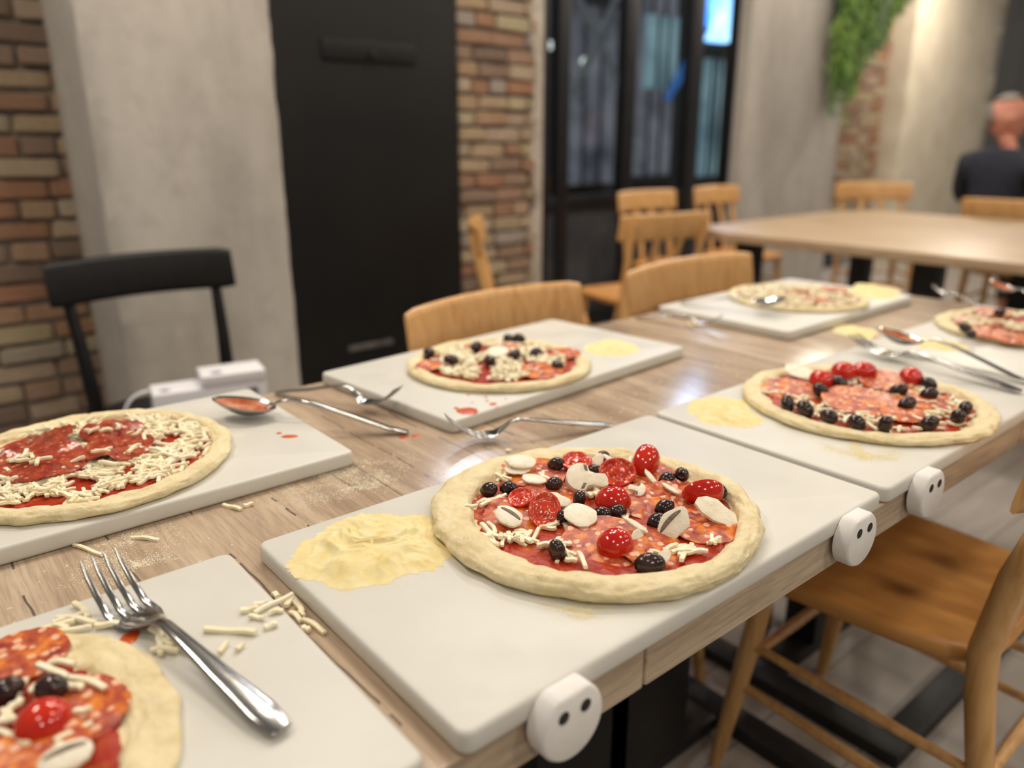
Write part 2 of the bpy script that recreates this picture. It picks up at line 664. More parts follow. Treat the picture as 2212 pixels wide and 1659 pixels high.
# left brick bay
BRICKS = []
for k in range(6):
    bm = bmesh.new()
    bmesh.ops.create_cube(bm, size=1)
    bmesh.ops.bevel(bm, geom=list(bm.edges), offset=0.09, segments=1, affect='EDGES')
    for p in bm.verts:
        p.co += Vector((nz(p.co.x * 3 + k, p.co.z * 3, 1) * 0.03, nz(p.co.x * 2, p.co.z * 2, k + 5) * 0.10, nz(p.co.x * 3, k * 3.1, p.co.z) * 0.10))
    me = bpy.data.meshes.new('brick')
    bm.to_mesh(me)
    bm.free()
    me.materials.append(MATS['brick_clay'])
    BRICKS.append(me)


def brick_wall(name, x0, x1, y, z0, z1, pitch, blen, label, seed, ragged=0.0):
    rr = random.Random(seed)
    mb = MB()
    mb.box((x0, y + 0.012, z0), (x1, y + 0.2, z1))
    w = structure(name, mb.mesh(name, 0), 'mortar', label)
    z = z0 + pitch / 2
    row = 0
    while z < z1 - pitch / 2:
        x = x0 - (blen * 0.5 if row % 2 else 0) - rr.uniform(0, 0.03)
        while x < x1 - 0.02:
            ln = blen * rr.choice((1, 1, 1, 0.55, 0.85)) * rr.uniform(0.92, 1.06)
            a, b = max(x, x0), min(x + ln, x1)
            if b - a > 0.035:
                o = link('brick', rr.choice(BRICKS), None, w)
                o.location = ((a + b) / 2, y + 0.035 + rr.uniform(-0.008, 0.006), z + rr.uniform(-0.003, 0.003))
                o.scale = (b - a - 0.010, 0.09, pitch * rr.uniform(0.74, 0.86))
                o.rotation_euler = (0, rr.uniform(-0.02, 0.02), 0)
            x += ln
        z += pitch
        row += 1
    return w


XL = lambda px, y, py=300: aty(px, py, y).x
brick_wall('wall_back_left', XL(0, 2.78) - 0.35, XL(205, 2.78) + 0.20, 2.78, 0.05, 2.05, 0.070, 0.21, 'old brick bay with brown and yellow bricks left of the concrete pillar', 3)
xm0, xm1 = XL(990, YB), XL(1170, YB)
brick_wall('wall_back_middle', xm0, xm1 - 0.05, YB, 0.05, 2.2, 0.068, 0.20, 'narrow old brick pier between black door and glazed doors', 5)
mb = MB()
# ragged plaster strip on the pier's right edge
rings = []
for k in range(40):
    z = 0.05 + 2.15 * k / 39
    xe = xm1 - 0.075 + 0.055 * nz(z * 5.2, 2.0) + 0.03 * nz(z * 14, 4.0)
    rings.append([(xe, YB + 0.06, z), (xe + 0.01, YB - 0.012, z), (xm1 - 0.005, YB - 0.014, z), (xm1, YB - 0.004, z), (xm1, YB + 0.2, z), (xe, YB + 0.2, z)])
mb.loft(rings)
structure('trim_1', mb.mesh('trim_1', 30), 'plaster', 'ragged pale plaster edge of the brick pier')


# concrete pillars with a rough arris
def pillar(name, x0, x1, y0, y1, z1, mat, label, seed, boards=True):
    mb = MB()
    rings = []
    N = 60
    for k in range(N):
        z = z1 * k / (N - 1)
        e0 = 0.006 * nz(z * 9, seed) + 0.004 * nz(z * 30, seed + 3)
        e1 = 0.008 * nz(z * 8, seed + 7) + 0.006 * nz(z * 26, seed + 9)
        xs = [x0 + 0.012 + e0]
        ring = [(x0, y1, z), (x0 + e0 * 0.4, y0 + 0.014, z), (x0 + 0.012 + e0, y0, z)]
        for j in range(1, 8):
            xx = x0 + (x1 - x0) * j / 8
            stp = 0.006 * (1 if (j // 2 + seed) % 2 else 0) if boards else 0
            ring.append((xx, y0 - stp + 0.003 * nz(xx * 7, z * 2, seed), z))
        ring += [(x1 - 0.015 - e1, y0, z), (x1 - e1 * 0.5, y0 + 0.018, z), (x1, y1, z)]
        rings.append(ring)
    mb.loft(rings)
    return structure(name, mb.mesh(name, 50), mat, label)


YP = 2.40
pillar('wall_pillar_left', XL(236, YP, 560), XL(600, YP, 200), YP, 2.9, 2.3, 'concrete', 'wide board-marked grey concrete pillar behind the black chair', 2)
xr0, xr1 = XL(1603, 3.0), XL(1812, 3.0)
pillar('wall_pillar_middle', xr0, xr1, 3.0, 3.16, 2.9, 'concrete', 'grey concrete pillar right of the glazed doors', 5, False)
xb0, xb1 = XL(1800, 3.2), XL(1965, 3.2)
brick_wall('wall_back_right', xb0, xb1 + 0.15, 3.2, 0.4, 3.0, 0.070, 0.21, 'distant brown brick bay under the hanging greenery', 11)
xc0, xc1 = XL(1945, 3.0), XL(2128, 3.0)
pillar('wall_pillar_right', xc0, xc1, 3.0, 3.5, 3.2, 'concrete_cream', 'cream plastered pillar behind the seated man', 8, False)
mb = MB()
mb.box((xc1, 3.1, 0), (xc1 + 2.6, 3.3, 3.4))
wr = structure('wall_right', mb.mesh('wall_right', 0), 'grey_panel', 'dark grey panelled wall at the far right')
for k in range(9):
    mb = MB()
    mb.box((xc1 + 0.02 + k * 0.28, 3.085, 0.02), (xc1 + 0.27 + k * 0.28, 3.12, 3.38), 0.006)
    link('panel', mb.mesh('panel', 30), 'grey_panel', wr)
mb = MB()
mb.box((XL(205, 2.78) - 0.2, 2.9, 0), (xm1, 3.0, 2.4))
structure('wall_back', mb.mesh('wall_back', 0), 'mortar', 'masonry behind the pillar and the door')

# black flush door
xd0, xd1 = XL(560, YB), xm0
mb = MB()
mb.box((xd0, YB - 0.005, 0.0), (xd1 - 0.002, YB + 0.06, 2.4), 0.003)
door = structure('door_1', mb.mesh('door_1', 30), 'black_panel', 'tall matte black door between concrete pillar and brick pier')
pa, pb = aty(690, 80, YB), aty(895, 140, YB)
mb = MB()
mb.box((pa.x, YB - 0.016, pb.z), (pb.x, YB - 0.004, pa.z), 0.004)
hp = link('letter_plate', mb.mesh('letter_plate', 30), 'black_panel', door)
mb = MB()
cx_ = (pa.x + pb.x) / 2
mb.tube([(cx_ - 0.012, YB - 0.015, pb.z + 0.035), (cx_ - 0.004, YB - 0.035, pb.z + 0.03), (cx_ + 0.012, YB - 0.035, pb.z + 0.012)], [0.006, 0.007, 0.005], 8)
link('handle', mb.mesh('handle', 40), 'black_metal', hp)
mb = MB()
pk = aty(800, 745, YB)
mb.box((pk.x - 0.11, YB - 0.012, pk.z - 0.012), (pk.x + 0.11, YB - 0.004, pk.z + 0.012), 0.004)
link('kick_strip', mb.mesh('kick_strip', 30), 'grey_panel', door)

# glazed doors and the street behind
YW = 3.12
win = link('window_1', None)
win['kind'] = 'structure'
win['label'] = 'black-framed glazed doors looking onto the night street'
bars = [(1160, 1176), (1197, 1222), (1338, 1362), (1474, 1500), (1566, 1618)]
for i, (a, b) in enumerate(bars):
    mb = MB()
    mb.box((XL(a, YW), YW - 0.03, 0.0), (XL(b, YW), YW + 0.03, 2.9), 0.004)
    link('frame_post', mb.mesh('frame_post', 30), 'window_frame_black', win)
for zz, hh in ((0.0, 0.10), (0.74, 0.09), (2.62, 0.12)):
    mb = MB()
    mb.box((XL(1160, YW), YW - 0.025, zz), (XL(1618, YW), YW + 0.025, zz + hh), 0.004)
    link('frame_rail', mb.mesh('frame_rail', 30), 'window_frame_black', win)
for i in range(4):
    a, b = XL(bars[i][1], YW), XL(bars[i + 1][0], YW)
    mb = MB()
    mb.box((a, YW - 0.004, 0.83), (b, YW + 0.004, 2.62))
    link('pane', mb.mesh('pane', 0), 'window_glass', win)
    mb = MB()
    mb.box((a, YW - 0.012, 0.10), (b, YW + 0.012, 0.74))
    link('kick_panel', mb.mesh('kick_panel', 0), 'night_wall', win)
mb = MB()
mb.box((1.5, 3.36, -0.06), (12, 11, -0.01))
structure('ground', mb.mesh('ground', 0), 'night_wall', 'dark street outside the glazed doors')

# shop opposite, seen through the glass
YS = 6.5
shop = thing('shopfront', 'dim shopfront across the street seen through the glazed doors', 'shopfront', (0, YS, 0))


def lbox(lo, hi, nm, mat, par, bev=0.0):
    m_ = MB()
    m_.box(lo, hi, bev)
    return link(nm, m_.mesh(nm, 30), mat, par)


lbox((2.0, 0.1, 0), (12.0, 0.4, 4.5), 'facade', 'night_wall', shop)
for a, b, y0, y1, mt in ((1222, 1340, 20, 400, 'lit_room_grey'), (1368, 1470, -30, 380, 'lit_room_grey'), (1505, 1560, 130, 380, 'lit_room_teal'), (1390, 1462, 40, 190, 'lit_room_teal')):
    p0, p1 = aty(a, y1, YS), aty(b, y0, YS)
    dy = 0.02 if mt == 'lit_room_grey' else -0.04
    w_ = lbox((p0.x, dy, max(0.3, p0.z)), (p1.x, dy + 0.05, p1.z), 'shop_window', mt, shop)
    for q in range(1, 3):
        xx = p0.x + (p1.x - p0.x) * q / 3
        lbox((xx - 0.015, dy - 0.03, max(0.3, p0.z)), (xx + 0.015, dy, p1.z), 'glazing_bar', 'night_wall', w_)
YN = 4.6
sg = thing('light_box_sign', 'glowing blue light-box sign hanging outside the rightmost glass pane', 'sign', (0, YN, 0))
p0, p1 = aty(1506, 85, YN), aty(1575, -10, YN)
lbox((p0.x, -0.05, p0.z), (p1.x, 0.05, p1.z + 0.75), 'face', 'sign_blue', sg, 0.01)
lbox((p0.x - 0.03, 0.05, p0.z - 0.03), (p1.x + 0.03, 0.12, p1.z + 0.80), 'housing', 'window_frame_black', sg)
pb0, pb1 = aty(1440, 215, YN), aty(1520, 60, YN)
mb = MB()
lbox((p0.x - 0.05, -0.06, p1.z + 0.10), (p1.x + 0.05, 0.045, p1.z + 0.82), 'upper_panel', 'sign_white', sg, 0.01)
mb.tube([(pb0.x, 0, pb0.z), ((pb0.x + pb1.x) / 2 + 0.03, 0, (pb0.z + pb1.z) / 2), (pb1.x, 0, pb1.z)], [0.03, 0.05, 0.06], 8)
link('light_tube', mb.mesh('light_tube', 60), 'tube_blue', sg)
# pale crossing bars, added to stand in for ceiling ducts mirrored in the glass
YG = 3.9
ga = thing('duct_reflection', 'pale crossed bars standing in for a ceiling duct reflection behind the first wide glass pane', 'reflection', (0, YG, 0))
for (a, b) in (((1232, -40), (1345, 190)), ((1345, -30), (1240, 200))):
    p0, p1 = aty(*a, YG), aty(*b, YG)
    mb = MB()
    mb.tube([(p0.x, 0, p0.z), (p1.x, 0.01, p1.z)], [(0.034, 0.006)] * 2, 8, Vector((0, 1, 0)))
    link('bar', mb.mesh('bar', 40), 'pale_bar', ga)
for i, (gx, gy, yy, lb) in enumerate(((1262, 133, 4.2, 'small glowing globe standing in for a lamp mirrored in the wide left pane'), (1188, 98, 4.2, 'small glowing globe standing in for a lamp mirrored in the narrow left pane'))):  # glowing globes added in place of room lamps reflected by the panes
    p = aty(gx, gy, yy)
    g_ = thing('lamp_reflection', lb, 'lamp', p, 0, 'added globes for lamps mirrored in the glazed doors')
    mb = MB()
    mb.lathe([(0.001, -0.03), (0.018, -0.026), (0.029, -0.008), (0.029, 0.008), (0.018, 0.026), (0.008, 0.03)], 16)
    link('globe', mb.mesh('globe', 60), 'reflected_glow', g_)
    mb = MB()
    mb.lathe([(0.009, 0.028), (0.009, 0.05), (0.004, 0.055), (0.004, 1.6)], 8)
    link('rod', mb.mesh('rod', 60), 'black_metal', g_)

# ================================================================== TABLES
TY0, TY1 = 0.004, 0.868
TXS = [(-1.60, -0.672), (-0.670, 0.1935), (0.1955, 1.0575), (1.0595, 1.925)]
tl = ['oak laminate square table at the far left end of the row', 'oak laminate table under the near fork and left boards',
      'oak laminate table under the central pizza board', 'oak laminate table at the far end of the row with cutlery on its rim']
for i, (x0, x1) in enumerate(TXS):
    if i == 0:
        continue
    tb = thing('dining_table', tl[i], 'table', (0, 0, 0), 0, 'square tables pushed together in a row')
    cx, cy, hx, hy = (x0 + x1) / 2, (TY0 + TY1) / 2, (x1 - x0) / 2, (TY1 - TY0) / 2
    link('tabletop', slab(hx - 0.0008, hy - 0.0008, 0.003, ZT - 0.040, ZT, 0.0008, cx, cy, 3).mesh('tabletop', 30), 'table_laminate', tb)
    mb = MB()
    r0 = rrect(hx, hy, 0.003, 0, ZT - 0.0395, 3, cx, cy)
    r1 = rrect(hx, hy, 0.003, 0, ZT - 0.0006, 3, cx, cy)
    r2 = rrect(hx, hy, 0.003, 0.0012, ZT - 0.0006, 3, cx, cy)
    r3 = rrect(hx, hy, 0.003, 0.0012, ZT - 0.0395, 3, cx, cy)
    mb.loft([r0, r1, r2, r3, r0], False, False)
    link('edge_band', mb.mesh('edge_band', 30), 'table_edge_band', tb)
    if i == 3:
        cols = (1.33, 1.65)
    elif i == 2:
        cols = (0.53, 0.70)
    else:
        cols = (-0.32, -0.16)
    for xx in cols:
        mb = MB()
        w_ = 0.045 if i == 3 else 0.11
        mb.box((xx - w_, 0.39, 0.03), (xx + w_, 0.47, ZT - 0.055), 0.004)
        link('leg', mb.mesh('leg', 30), 'black_metal', tb)
    mb = MB()
    mb.box((cols[0] - 0.12, 0.18, ZT - 0.055), (cols[1] + 0.12, 0.70, ZT - 0.0405), 0.002)
    link('top_plate', mb.mesh('top_plate', 30), 'black_metal', tb)
    fx0, fx1 = (1.085, 1.89) if i == 3 else (x0 + 0.10, x1 - 0.08)
    for (lo, hi) in (((fx0, 0.10, 0), (fx0 + 0.06, 0.76, 0.03)), ((fx1 - 0.06, 0.10, 0), (fx1, 0.76, 0.03)), ((fx0 + 0.06, 0.10, 0), (fx1 - 0.06, 0.16, 0.03)), ((fx0 + 0.06, 0.39, 0), (fx1 - 0.06, 0.47, 0.029))):
        mb = MB()
        mb.box(lo, hi, 0.003)
        link('floor_bar', mb.mesh('floor_bar', 30), 'black_metal', tb)

# far table
ft = thing('large_table', 'long pale oak table with rounded corner near the seated man', 'table', (0, 0, 0))
FX0, FX1, FY0, FY1 = 2.79, 4.38, -0.6, 2.02
link('tabletop', slab((FX1 - FX0) / 2, (FY1 - FY0) / 2, 0.26, 0.708, 0.75, 0.006, (FX0 + FX1) / 2, (FY0 + FY1) / 2, 8).mesh('tabletop', 30), 'far_table_wood', ft)
for xx in (3.1, 4.25):
    for yy in (-0.25, 1.0, 1.85):
        mb = MB()
        mb.box((xx - 0.05, yy - 0.05, 0), (xx + 0.05, yy + 0.05, 0.708), 0.005)
        link('leg', mb.mesh('leg', 30), 'black_metal', ft)

# ================================================================== CHAIRS
def chair(label, loc, rz, wood='chair_wood', seatm='chair_seat_wood', slats=2, railw=0.50, name='dining_chair', group='oak chairs around the tables', topz=0.84):
    """origin on the floor under the seat centre; sitter faces +y"""
    c_ = thing(name, label, 'chair', loc, rz, group)
    # seat: trapezoid with rounded corners, slightly dished
    def ring(ins, z, dish=0):
        pts = []
        N = 40
        for j in range(N):
            th = 2 * pi * j / N
            cx, sy = cos(th), sin(th)
            e = 0.42
            ux = math.copysign(abs(cx) ** e, cx)
            uy = math.copysign(abs(sy) ** e, sy)
            hw = 0.205 + 0.018 * uy - ins
            pts.append((ux * hw, uy * (0.205 - ins) + 0.006 * (1 - ux * ux), z))
        return pts
    mb = MB()
    zt = 0.452
    mb.loft([ring(0.02, zt - 0.034), ring(0.006, zt - 0.031), ring(0.0, zt - 0.022), ring(0.0, zt - 0.008), ring(0.006, zt - 0.001), ring(0.016, zt), ring(0.06, zt - 0.004), ring(0.12, zt - 0.009)])
    link('seat', mb.mesh('seat', 50), seatm, c_)
    for s in (-1, 1):
        mb = MB()
        mb.tube([(s * 0.205, 0.205, 0.0), (s * 0.19, 0.185, 0.16), (s * 0.178, 0.168, 0.30), (s * 0.168, 0.155, 0.425)], [0.0125, 0.017, 0.019, 0.018], 12)
        link('leg', mb.mesh('leg', 50), wood, c_)
        mb = MB()
        hw = railw * 0.40
        mb.tube([(s * 0.20, -0.275, 0.0), (s * 0.193, -0.232, 0.20), (s * 0.188, -0.198, 0.40), (s * 0.188, -0.192, 0.47), (s * (0.188 + hw) / 2, -0.212, 0.60), (s * hw, -0.243, topz - 0.12), (s * hw, -0.262, topz - 0.035)],
                [0.013, 0.018, 0.021, 0.021, 0.018, 0.015, 0.010], 12)
        link('back_post', mb.mesh('back_post', 50), wood, c_)
        for k, (za, zb) in enumerate(((0.19, 0.17), (0.28, 0.27))):
            mb = MB()
            fa = (s * (0.188 - 0.02 * k * 0.3), 0.183 - 0.012 * k, za)
            fb = (s * (0.195 - 0.002 * k), -0.235 + 0.012 * k, zb)
            mid = ((fa[0] + fb[0]) / 2, (fa[1] + fb[1]) / 2, (za + zb) / 2)
            mb.tube([fa, mid, fb], [0.008, 0.0105, 0.008], 10)
            link('side_stretcher', mb.mesh('side_stretcher', 50), wood, c_)
    mb = MB()
    mb.tube([(-0.192, 0.18, 0.235), (0, 0.18, 0.235), (0.192, 0.18, 0.235)], [0.008, 0.011, 0.008], 10)
    link('front_stretcher', mb.mesh('front_stretcher', 50), wood, c_)
    mb = MB()
    mb.tube([(-0.19, -0.222, 0.25), (0, -0.222, 0.25), (0.19, -0.222, 0.25)], [0.008, 0.011, 0.008], 10)
    link('rear_stretcher', mb.mesh('rear_stretcher', 50), wood, c_)
    # curved top rail
    mb = MB()
    rings = []
    N = 18
    rh = 0.118
    for k in range(N + 1):
        u_ = -1 + 2 * k / N
        x = u_ * railw / 2
        yb = -0.268 + 0.045 * u_ * u_
        e = 1 - 0.5 * max(0, (abs(u_) - 0.93) / 0.07) ** 2
        zc = topz - rh / 2
        pts = []
        for j in range(12):
            th = 2 * pi * j / 12
            cx, sy = cos(th), sin(th)
            ax = math.copysign(abs(cx) ** 0.5, cx) * 0.0105 * e
            az = math.copysign(abs(sy) ** 0.45, sy) * rh / 2 * (0.82 + 0.18 * e)
            pts.append((x, yb + ax - (az) * 0.16, zc + az + 0.004 * (1 - u_ * u_)))
        rings.append(pts)
    mb.loft(rings)
    link('top_rail', mb.mesh('top_rail', 60), wood, c_)
    for k in range(slats):
        x = (k - (slats - 1) / 2) * 0.13
        mb = MB()
        mb.tube([(x, -0.185, 0.445), (x, -0.205, 0.58), (x, -0.255, topz - 0.11)], [(0.018, 0.007)] * 3, 10, Vector((0, 1, 0)), 0.6)
        link('slat', mb.mesh('slat', 50), wood, c_)
    return c_


# chairs on the wall side of the tables (they face the table, -y)
def wallside(label, px0, px1, yrail, **kw):
    x = (XL(px0, yrail, 620) + XL(px1, yrail, 620)) / 2
    return chair(label, (x, yrail - 0.262, 0), pi, **kw)


chair('oak chair pulled up behind the pizza with black olives and cheese', (0.803, 0.972 - 0.268, 0), pi + 0.05, topz=0.838)
chair('oak chair behind the farthest board, with bright streaks on its back', (1.505, 1.005 - 0.268, 0), pi + 0.03, railw=0.56, topz=0.838)
# front chair with its seat in view, pushed under the table
chair('oak chair with golden seat tucked under the near side of the table', (1.045, 0.135, 0), 0.02, topz=0.835, railw=0.57)
p = at(1448, 462, 0.07)
chair('darker oak chair with open slats at the end of the long table', (2.60, 2.15, 0), -0.22, topz=0.84, railw=0.50)
pa_, pb_ = at(1312, 415, 0.075), at(1460, 405, 0.075)
chair('oak chair by the glazed doors, left of the two', (XL(1386, 2.86, 410), 2.59, 0), pi - 0.03, topz=0.855, railw=0.50)
pa_, pb_ = at(1480, 415, 0.075), at(1592, 405, 0.075)
chair('oak chair by the glazed doors, nearest the concrete pillar', (XL(1536, 2.86, 410), 2.59, 0), pi - 0.03, topz=0.855, railw=0.46)
chair('oak chair beyond the long table below the hanging plant', (5.05, 2.15, 0), pi / 2 + 0.75, topz=0.86, railw=0.50)
chair('oak chair that the man in the navy shirt sits on', (4.78, 1.22, 0), -pi / 2 + 0.05, topz=0.84, railw=0.52)
chair('oak chair seen edge-on against the brick pier', (1.90, 2.065, 0), radians(231), topz=0.84)
# black chair at the left
bc = chair('black painted chair with broad curved back rail before the concrete pillar', (0.365, 1.77, 0), pi + 0.02, 'black_paint', 'black_paint', 0, 0.50, 'black_chair', None, 0.845)

# ================================================================== BOARDS
BL, BW, BT = 0.600, 0.3522, 0.0202


def board(label, x, y, ang, stops):
    b = thing('cutting_board', label, 'cutting board', (x, y, ZB), radians(ang), 'white plastic cutting boards')
    link('slab', slab(BL / 2, BW / 2, 0.011, -BT + 0.0003, 0.0, 0.0042, BL / 2, BW / 2, 6).mesh('slab', 40), 'board_plastic', b)
    for sx in stops:
        R_, zc = 0.0315, -0.0252
        N = 36

        def ring(ins, y_):
            pts = []
            for j in range(N):
                a = 2 * pi * j / N
                px, pz = (R_ - ins) * cos(a), zc + (R_ - ins) * sin(a)
                pts.append((sx + px, y_, min(pz, 0.0022 - ins)))
            return pts
        mb = MB()
        mb.loft([ring(0.001, -0.0002), ring(0, -0.001), ring(0, -0.0155), ring(0.0012, -0.0178), ring(0.0035, -0.019)])
        s_ = link('stop', mb.mesh('stop', 35), 'stop_plastic', b)
        for k in (-1, 1):
            m2 = Matrix.Translation((sx + k * 0.0112, -0.0187, -0.0135)) @ Matrix.Rotation(pi / 2, 4, 'X')
            mb = MB()
            mb.lathe([(0.0054, -0.002), (0.0054, 0.0006), (0.0046, 0.0010), (0.0040, 0.0007), (0.0001, 0.0007)], 20)
            sc = link('screw', mb.mesh('screw', 40), 'screw_steel', s_, mw=m2)
    return b


board('white board in the middle with the tomato, mushroom and olive pizza', 0, 0, 0, (0.088, 0.522))
board('white board right of centre with the salami and olive pizza', 0.6126, 0.0007, 0, (0.085, 0.522))
board('white board at the right edge with a half-hidden salami pizza', 1.2265, 0.002, 0, (0.085, 0.522))
board('white board in the near left corner with the big fork', -0.628, 0.0015, -0.1, (0.085, 0.522))
board('white board at left with the cheese-strewn pizza and saucy spoon', -0.404, 0.5045, -0.17, ())
board('white board in the back row with the olive and cheese pizza', 0.357, 0.511, 4.95, ())
board('farthest white board in the back row before an oak chair', 1.2205, 0.500, 1.0, ())

# ================================================================== PIZZAS
PIZ = {}


def pizza(key, label, cx, cy, R, ri, h, seed, nth=200, base=0.0058, sauce_in=0.985, lumps=(), flatb=0.0, off=0.0):
    pz = thing('pizza', label, 'pizza', (cx, cy, ZB), 0, 'unbaked pizzas on the boards')

    def Rf(a):
        return R * (1 + 0.03 * nz(1.6 * cos(a) + seed, 1.6 * sin(a), 1) + 0.012 * nz(5 * cos(a) + seed, 5 * sin(a), 2))

    def rif(a):
        return ri * (1 + off * (HR.x * cos(a) + HR.y * sin(a)) + 0.05 * nz(2.2 * cos(a) + seed, 2.2 * sin(a), 4) + 0.02 * nz(8 * cos(a) + seed, 8 * sin(a), 5))

    def hf(a):
        v = h * (1 + 0.16 * nz(3 * cos(a) + seed, 3 * sin(a), 7))
        for (la, lh, lw) in lumps:
            d = (a - la + pi) % (2 * pi) - pi
            v += lh * math.exp(-(d / lw) ** 2)
        return v

    mb = MB()
    rings = []
    nin = 14
    for k in range(nin):
        ring = []
        tt = (k + 0.4) / nin
        for j in range(nth):
            a = 2 * pi * j / nth
            r_ = rif(a) * tt
            ring.append((r_ * cos(a), r_ * sin(a), base + 0.0006 * nz(r_ * cos(a) * 60, r_ * sin(a) * 60, seed)))
        rings.append(ring)
    na = 22
    for k in range(na):
        al = radians(178 - (178 + 38) * k / (na - 1))
        ring = []
        for j in range(nth):
            a = 2 * pi * j / nth
            hh = hf(a) * (1.0 if not flatb else 1 - flatb * max(0, (HF.x * cos(a) + HF.y * sin(a))))
            r0, r1 = rif(a), Rf(a)
            rc, ar = (r0 + r1) / 2, (r1 - r0) / 2
            zc, br_ = 0.45 * hh, 0.55 * hh
            z = zc + br_ * sin(al)
            if al > pi / 2:
                w = sin(al)
                z = base + (hh - base) * w
            r_ = rc + ar * cos(al)
            # folds and creases that run round the rim
            arc = a * R
            x_, y_ = r_ * cos(a), r_ * sin(a)
            P_ = Vector((x_ * 1.0, y_ * 1.0, al * 0.016))
            cr = 0.0028 * mnoise.noise(P_ * 38 + Vector((seed, 0, 0))) + 0.0016 * nz(arc * 34, al * 3.5, seed + 4)
            wv = nz(arc * 13 + seed, al * 0.9, 3.0)
            cr -= 0.0017 * max(0, 1 - abs(nz(arc * 9, al * 2.6 + 2.2 * wv, seed + 8)) / 0.10)
            cr -= 0.0010 * max(0, 1 - abs(nz(arc * 26, al * 4.5 + 2.0 * wv, seed + 18)) / 0.10)
            ed = sin(min(1, max(0, k / 5)) * pi / 2)
            r_ += cr * cos(al) * ed
            z += cr * max(0, sin(al)) * ed
            ring.append((r_ * cos(a), r_ * sin(a), max(z, 0.0006)))
        rings.append(ring)
    last = rings[-1]
    rings.append([(p_[0] * 0.985, p_[1] * 0.985, 0.0003) for p_ in last])
    mb.loft(rings)
    link('dough', mb.mesh('dough', 0 or 80), 'pizza_dough', pz)
    # sauce
    mb = MB()
    rings = []
    ns = 22
    for k in range(ns + 1):
        ring = []
        tt = max(0.02, k / ns)
        for j in range(nth):
            a = 2 * pi * j / nth
            rs = rif(a) * sauce_in * (1 + 0.045 * nz(6 * cos(a) + seed, 6 * sin(a), 11) + 0.03 * nz(17 * cos(a), 17 * sin(a), seed + 2))
            r_ = rs * tt
            x_, y_ = r_ * cos(a), r_ * sin(a)
            up = 0.0009 + 0.0008 * nz(x_ * 90, y_ * 90, seed) + 0.0014 * smoothstep(0.85, 1.0, tt)
            bz = base
            over = r_ / rif(a)
            if over > 0.97:
                bz = base + (over - 0.97) * 0.09
            if k == ns:
                up = -0.0014
            ring.append((x_, y_, bz + up + 0.0006))
        rings.append(ring)
    mb.loft(rings, True, False)
    link('sauce', mb.mesh('sauce', 80), 'tomato_sauce', pz)
    PIZ[key] = (Vector((cx, cy, ZB)), R, ri, base + 0.0015)
    return pz


AZ = lambda px, py, cx, cy: atan2(at(px, py, 0.012).y - cy, at(px, py, 0.012).x - cx)
pizza('A', 'pizza in sharp focus with halved cherry tomatoes, mushrooms, salami and olives', 0.303, 0.174, 0.174, 0.1395, 0.0190, 3, 300, flatb=0.28, off=0.065,
      lumps=((AZ(1600, 1040, 0.303, 0.174), 0.004, 0.12), (AZ(1010, 1010, 0.303, 0.174), 0.003, 0.3)))
pizza('B', 'pizza covered with overlapping salami, olives and cherry tomatoes right of centre', 0.888, 0.170, 0.180, 0.150, 0.0135, 9, 160)
pizza('C', 'salami pizza cut off by the right edge of the picture', 1.612, 0.180, 0.176, 0.148, 0.013, 14, 120)
pizza('D', 'pizza in the near left corner with one whole tomato dome and olives', -0.303, 0.181, 0.167, 0.133, 0.0095, 21, 160)
pizza('E', 'pizza at left heaped with shredded cheese and draped salami', -0.080, 0.682, 0.172, 0.145, 0.0150, 27, 220)
pizza('F', 'pizza with black olives scattered on white cheese in the back row', 0.590, 0.690, 0.163, 0.137, 0.0135, 33, 140)
pizza('G', 'farthest pizza, pale with patches of orange sauce', 1.545, 0.678, 0.168, 0.146, 0.012, 41, 120)

# ---------------------------------------------------------------- toppings
# olive: pitted, with a round hole at one end
mb = MB()
L_, R_ = 0.0105, 0.0083
prof = [(0.0005, -0.0065), (0.0019, -0.0068), (0.0026, -L_ * 0.93), (0.0040, -L_ * 0.96)]
for k in range(10):
    a = -68 + 158 * k / 9
    prof.append((R_ * cos(radians(a)) * (1.0 if a < 0 else 1.0) + 1e-4, L_ * sin(radians(a))))
mb.lathe(prof, 22)
OLIVE = mb.mesh('olive', 70)
OLIVE.materials.append(MATS['olive_skin'])
OLIVE.materials.append(MATS['olive_inside'])
for p_ in OLIVE.polygons:
    if p_.center.z < -0.0060 and sqrt(p_.center.x ** 2 + p_.center.y ** 2) < 0.0022:
        p_.material_index = 1


def olive(label, pos, axis, sc=1.0, group=None):
    o = link('olive', OLIVE)
    m_ = zto(axis, pos, rnd.uniform(0, 6))
    o.matrix_basis = m_ @ Matrix.Diagonal((sc, sc * rnd.uniform(0.92, 1.0), sc * rnd.uniform(0.95, 1.1), 1))
    return tag(o, label, 'olive', group or 'black olives on the pizzas')


# tomato half: dome to +z, cut face to -z
NTH = 28
mb = MB()
rings = []
TR = 0.0172
for k in range(11):
    a = radians(0.5 + 88.5 * k / 10)
    rings.append([(TR * 1.10 * cos(a) * cos(2 * pi * j / NTH), TR * cos(a) * sin(2 * pi * j / NTH), TR * 0.95 * sin(a)) for j in range(NTH)])
mb.loft(rings, False, True)
TSKIN = mb.mesh('skin', 80)
TSKIN.materials.append(MATS['tomato_skin'])
mb = MB()
rings = []
for k, (q, dz) in enumerate(((1.0, 0.0001), (0.985, -0.0006), (0.93, -0.0008), (0.84, -0.0006), (0.78, 0.0012), (0.6, 0.0022), (0.4, 0.0012), (0.22, -0.0006), (0.05, -0.0007))):
    ring = []
    for j in range(NTH):
        th = 2 * pi * j / NTH
        z = dz
        if 0.3 < q < 0.83:
            z = dz * (1 if abs(cos(th)) > 0.35 else -0.2)
        ring.append((TR * 1.10 * q * cos(th), TR * q * sin(th), z))
    rings.append(ring)
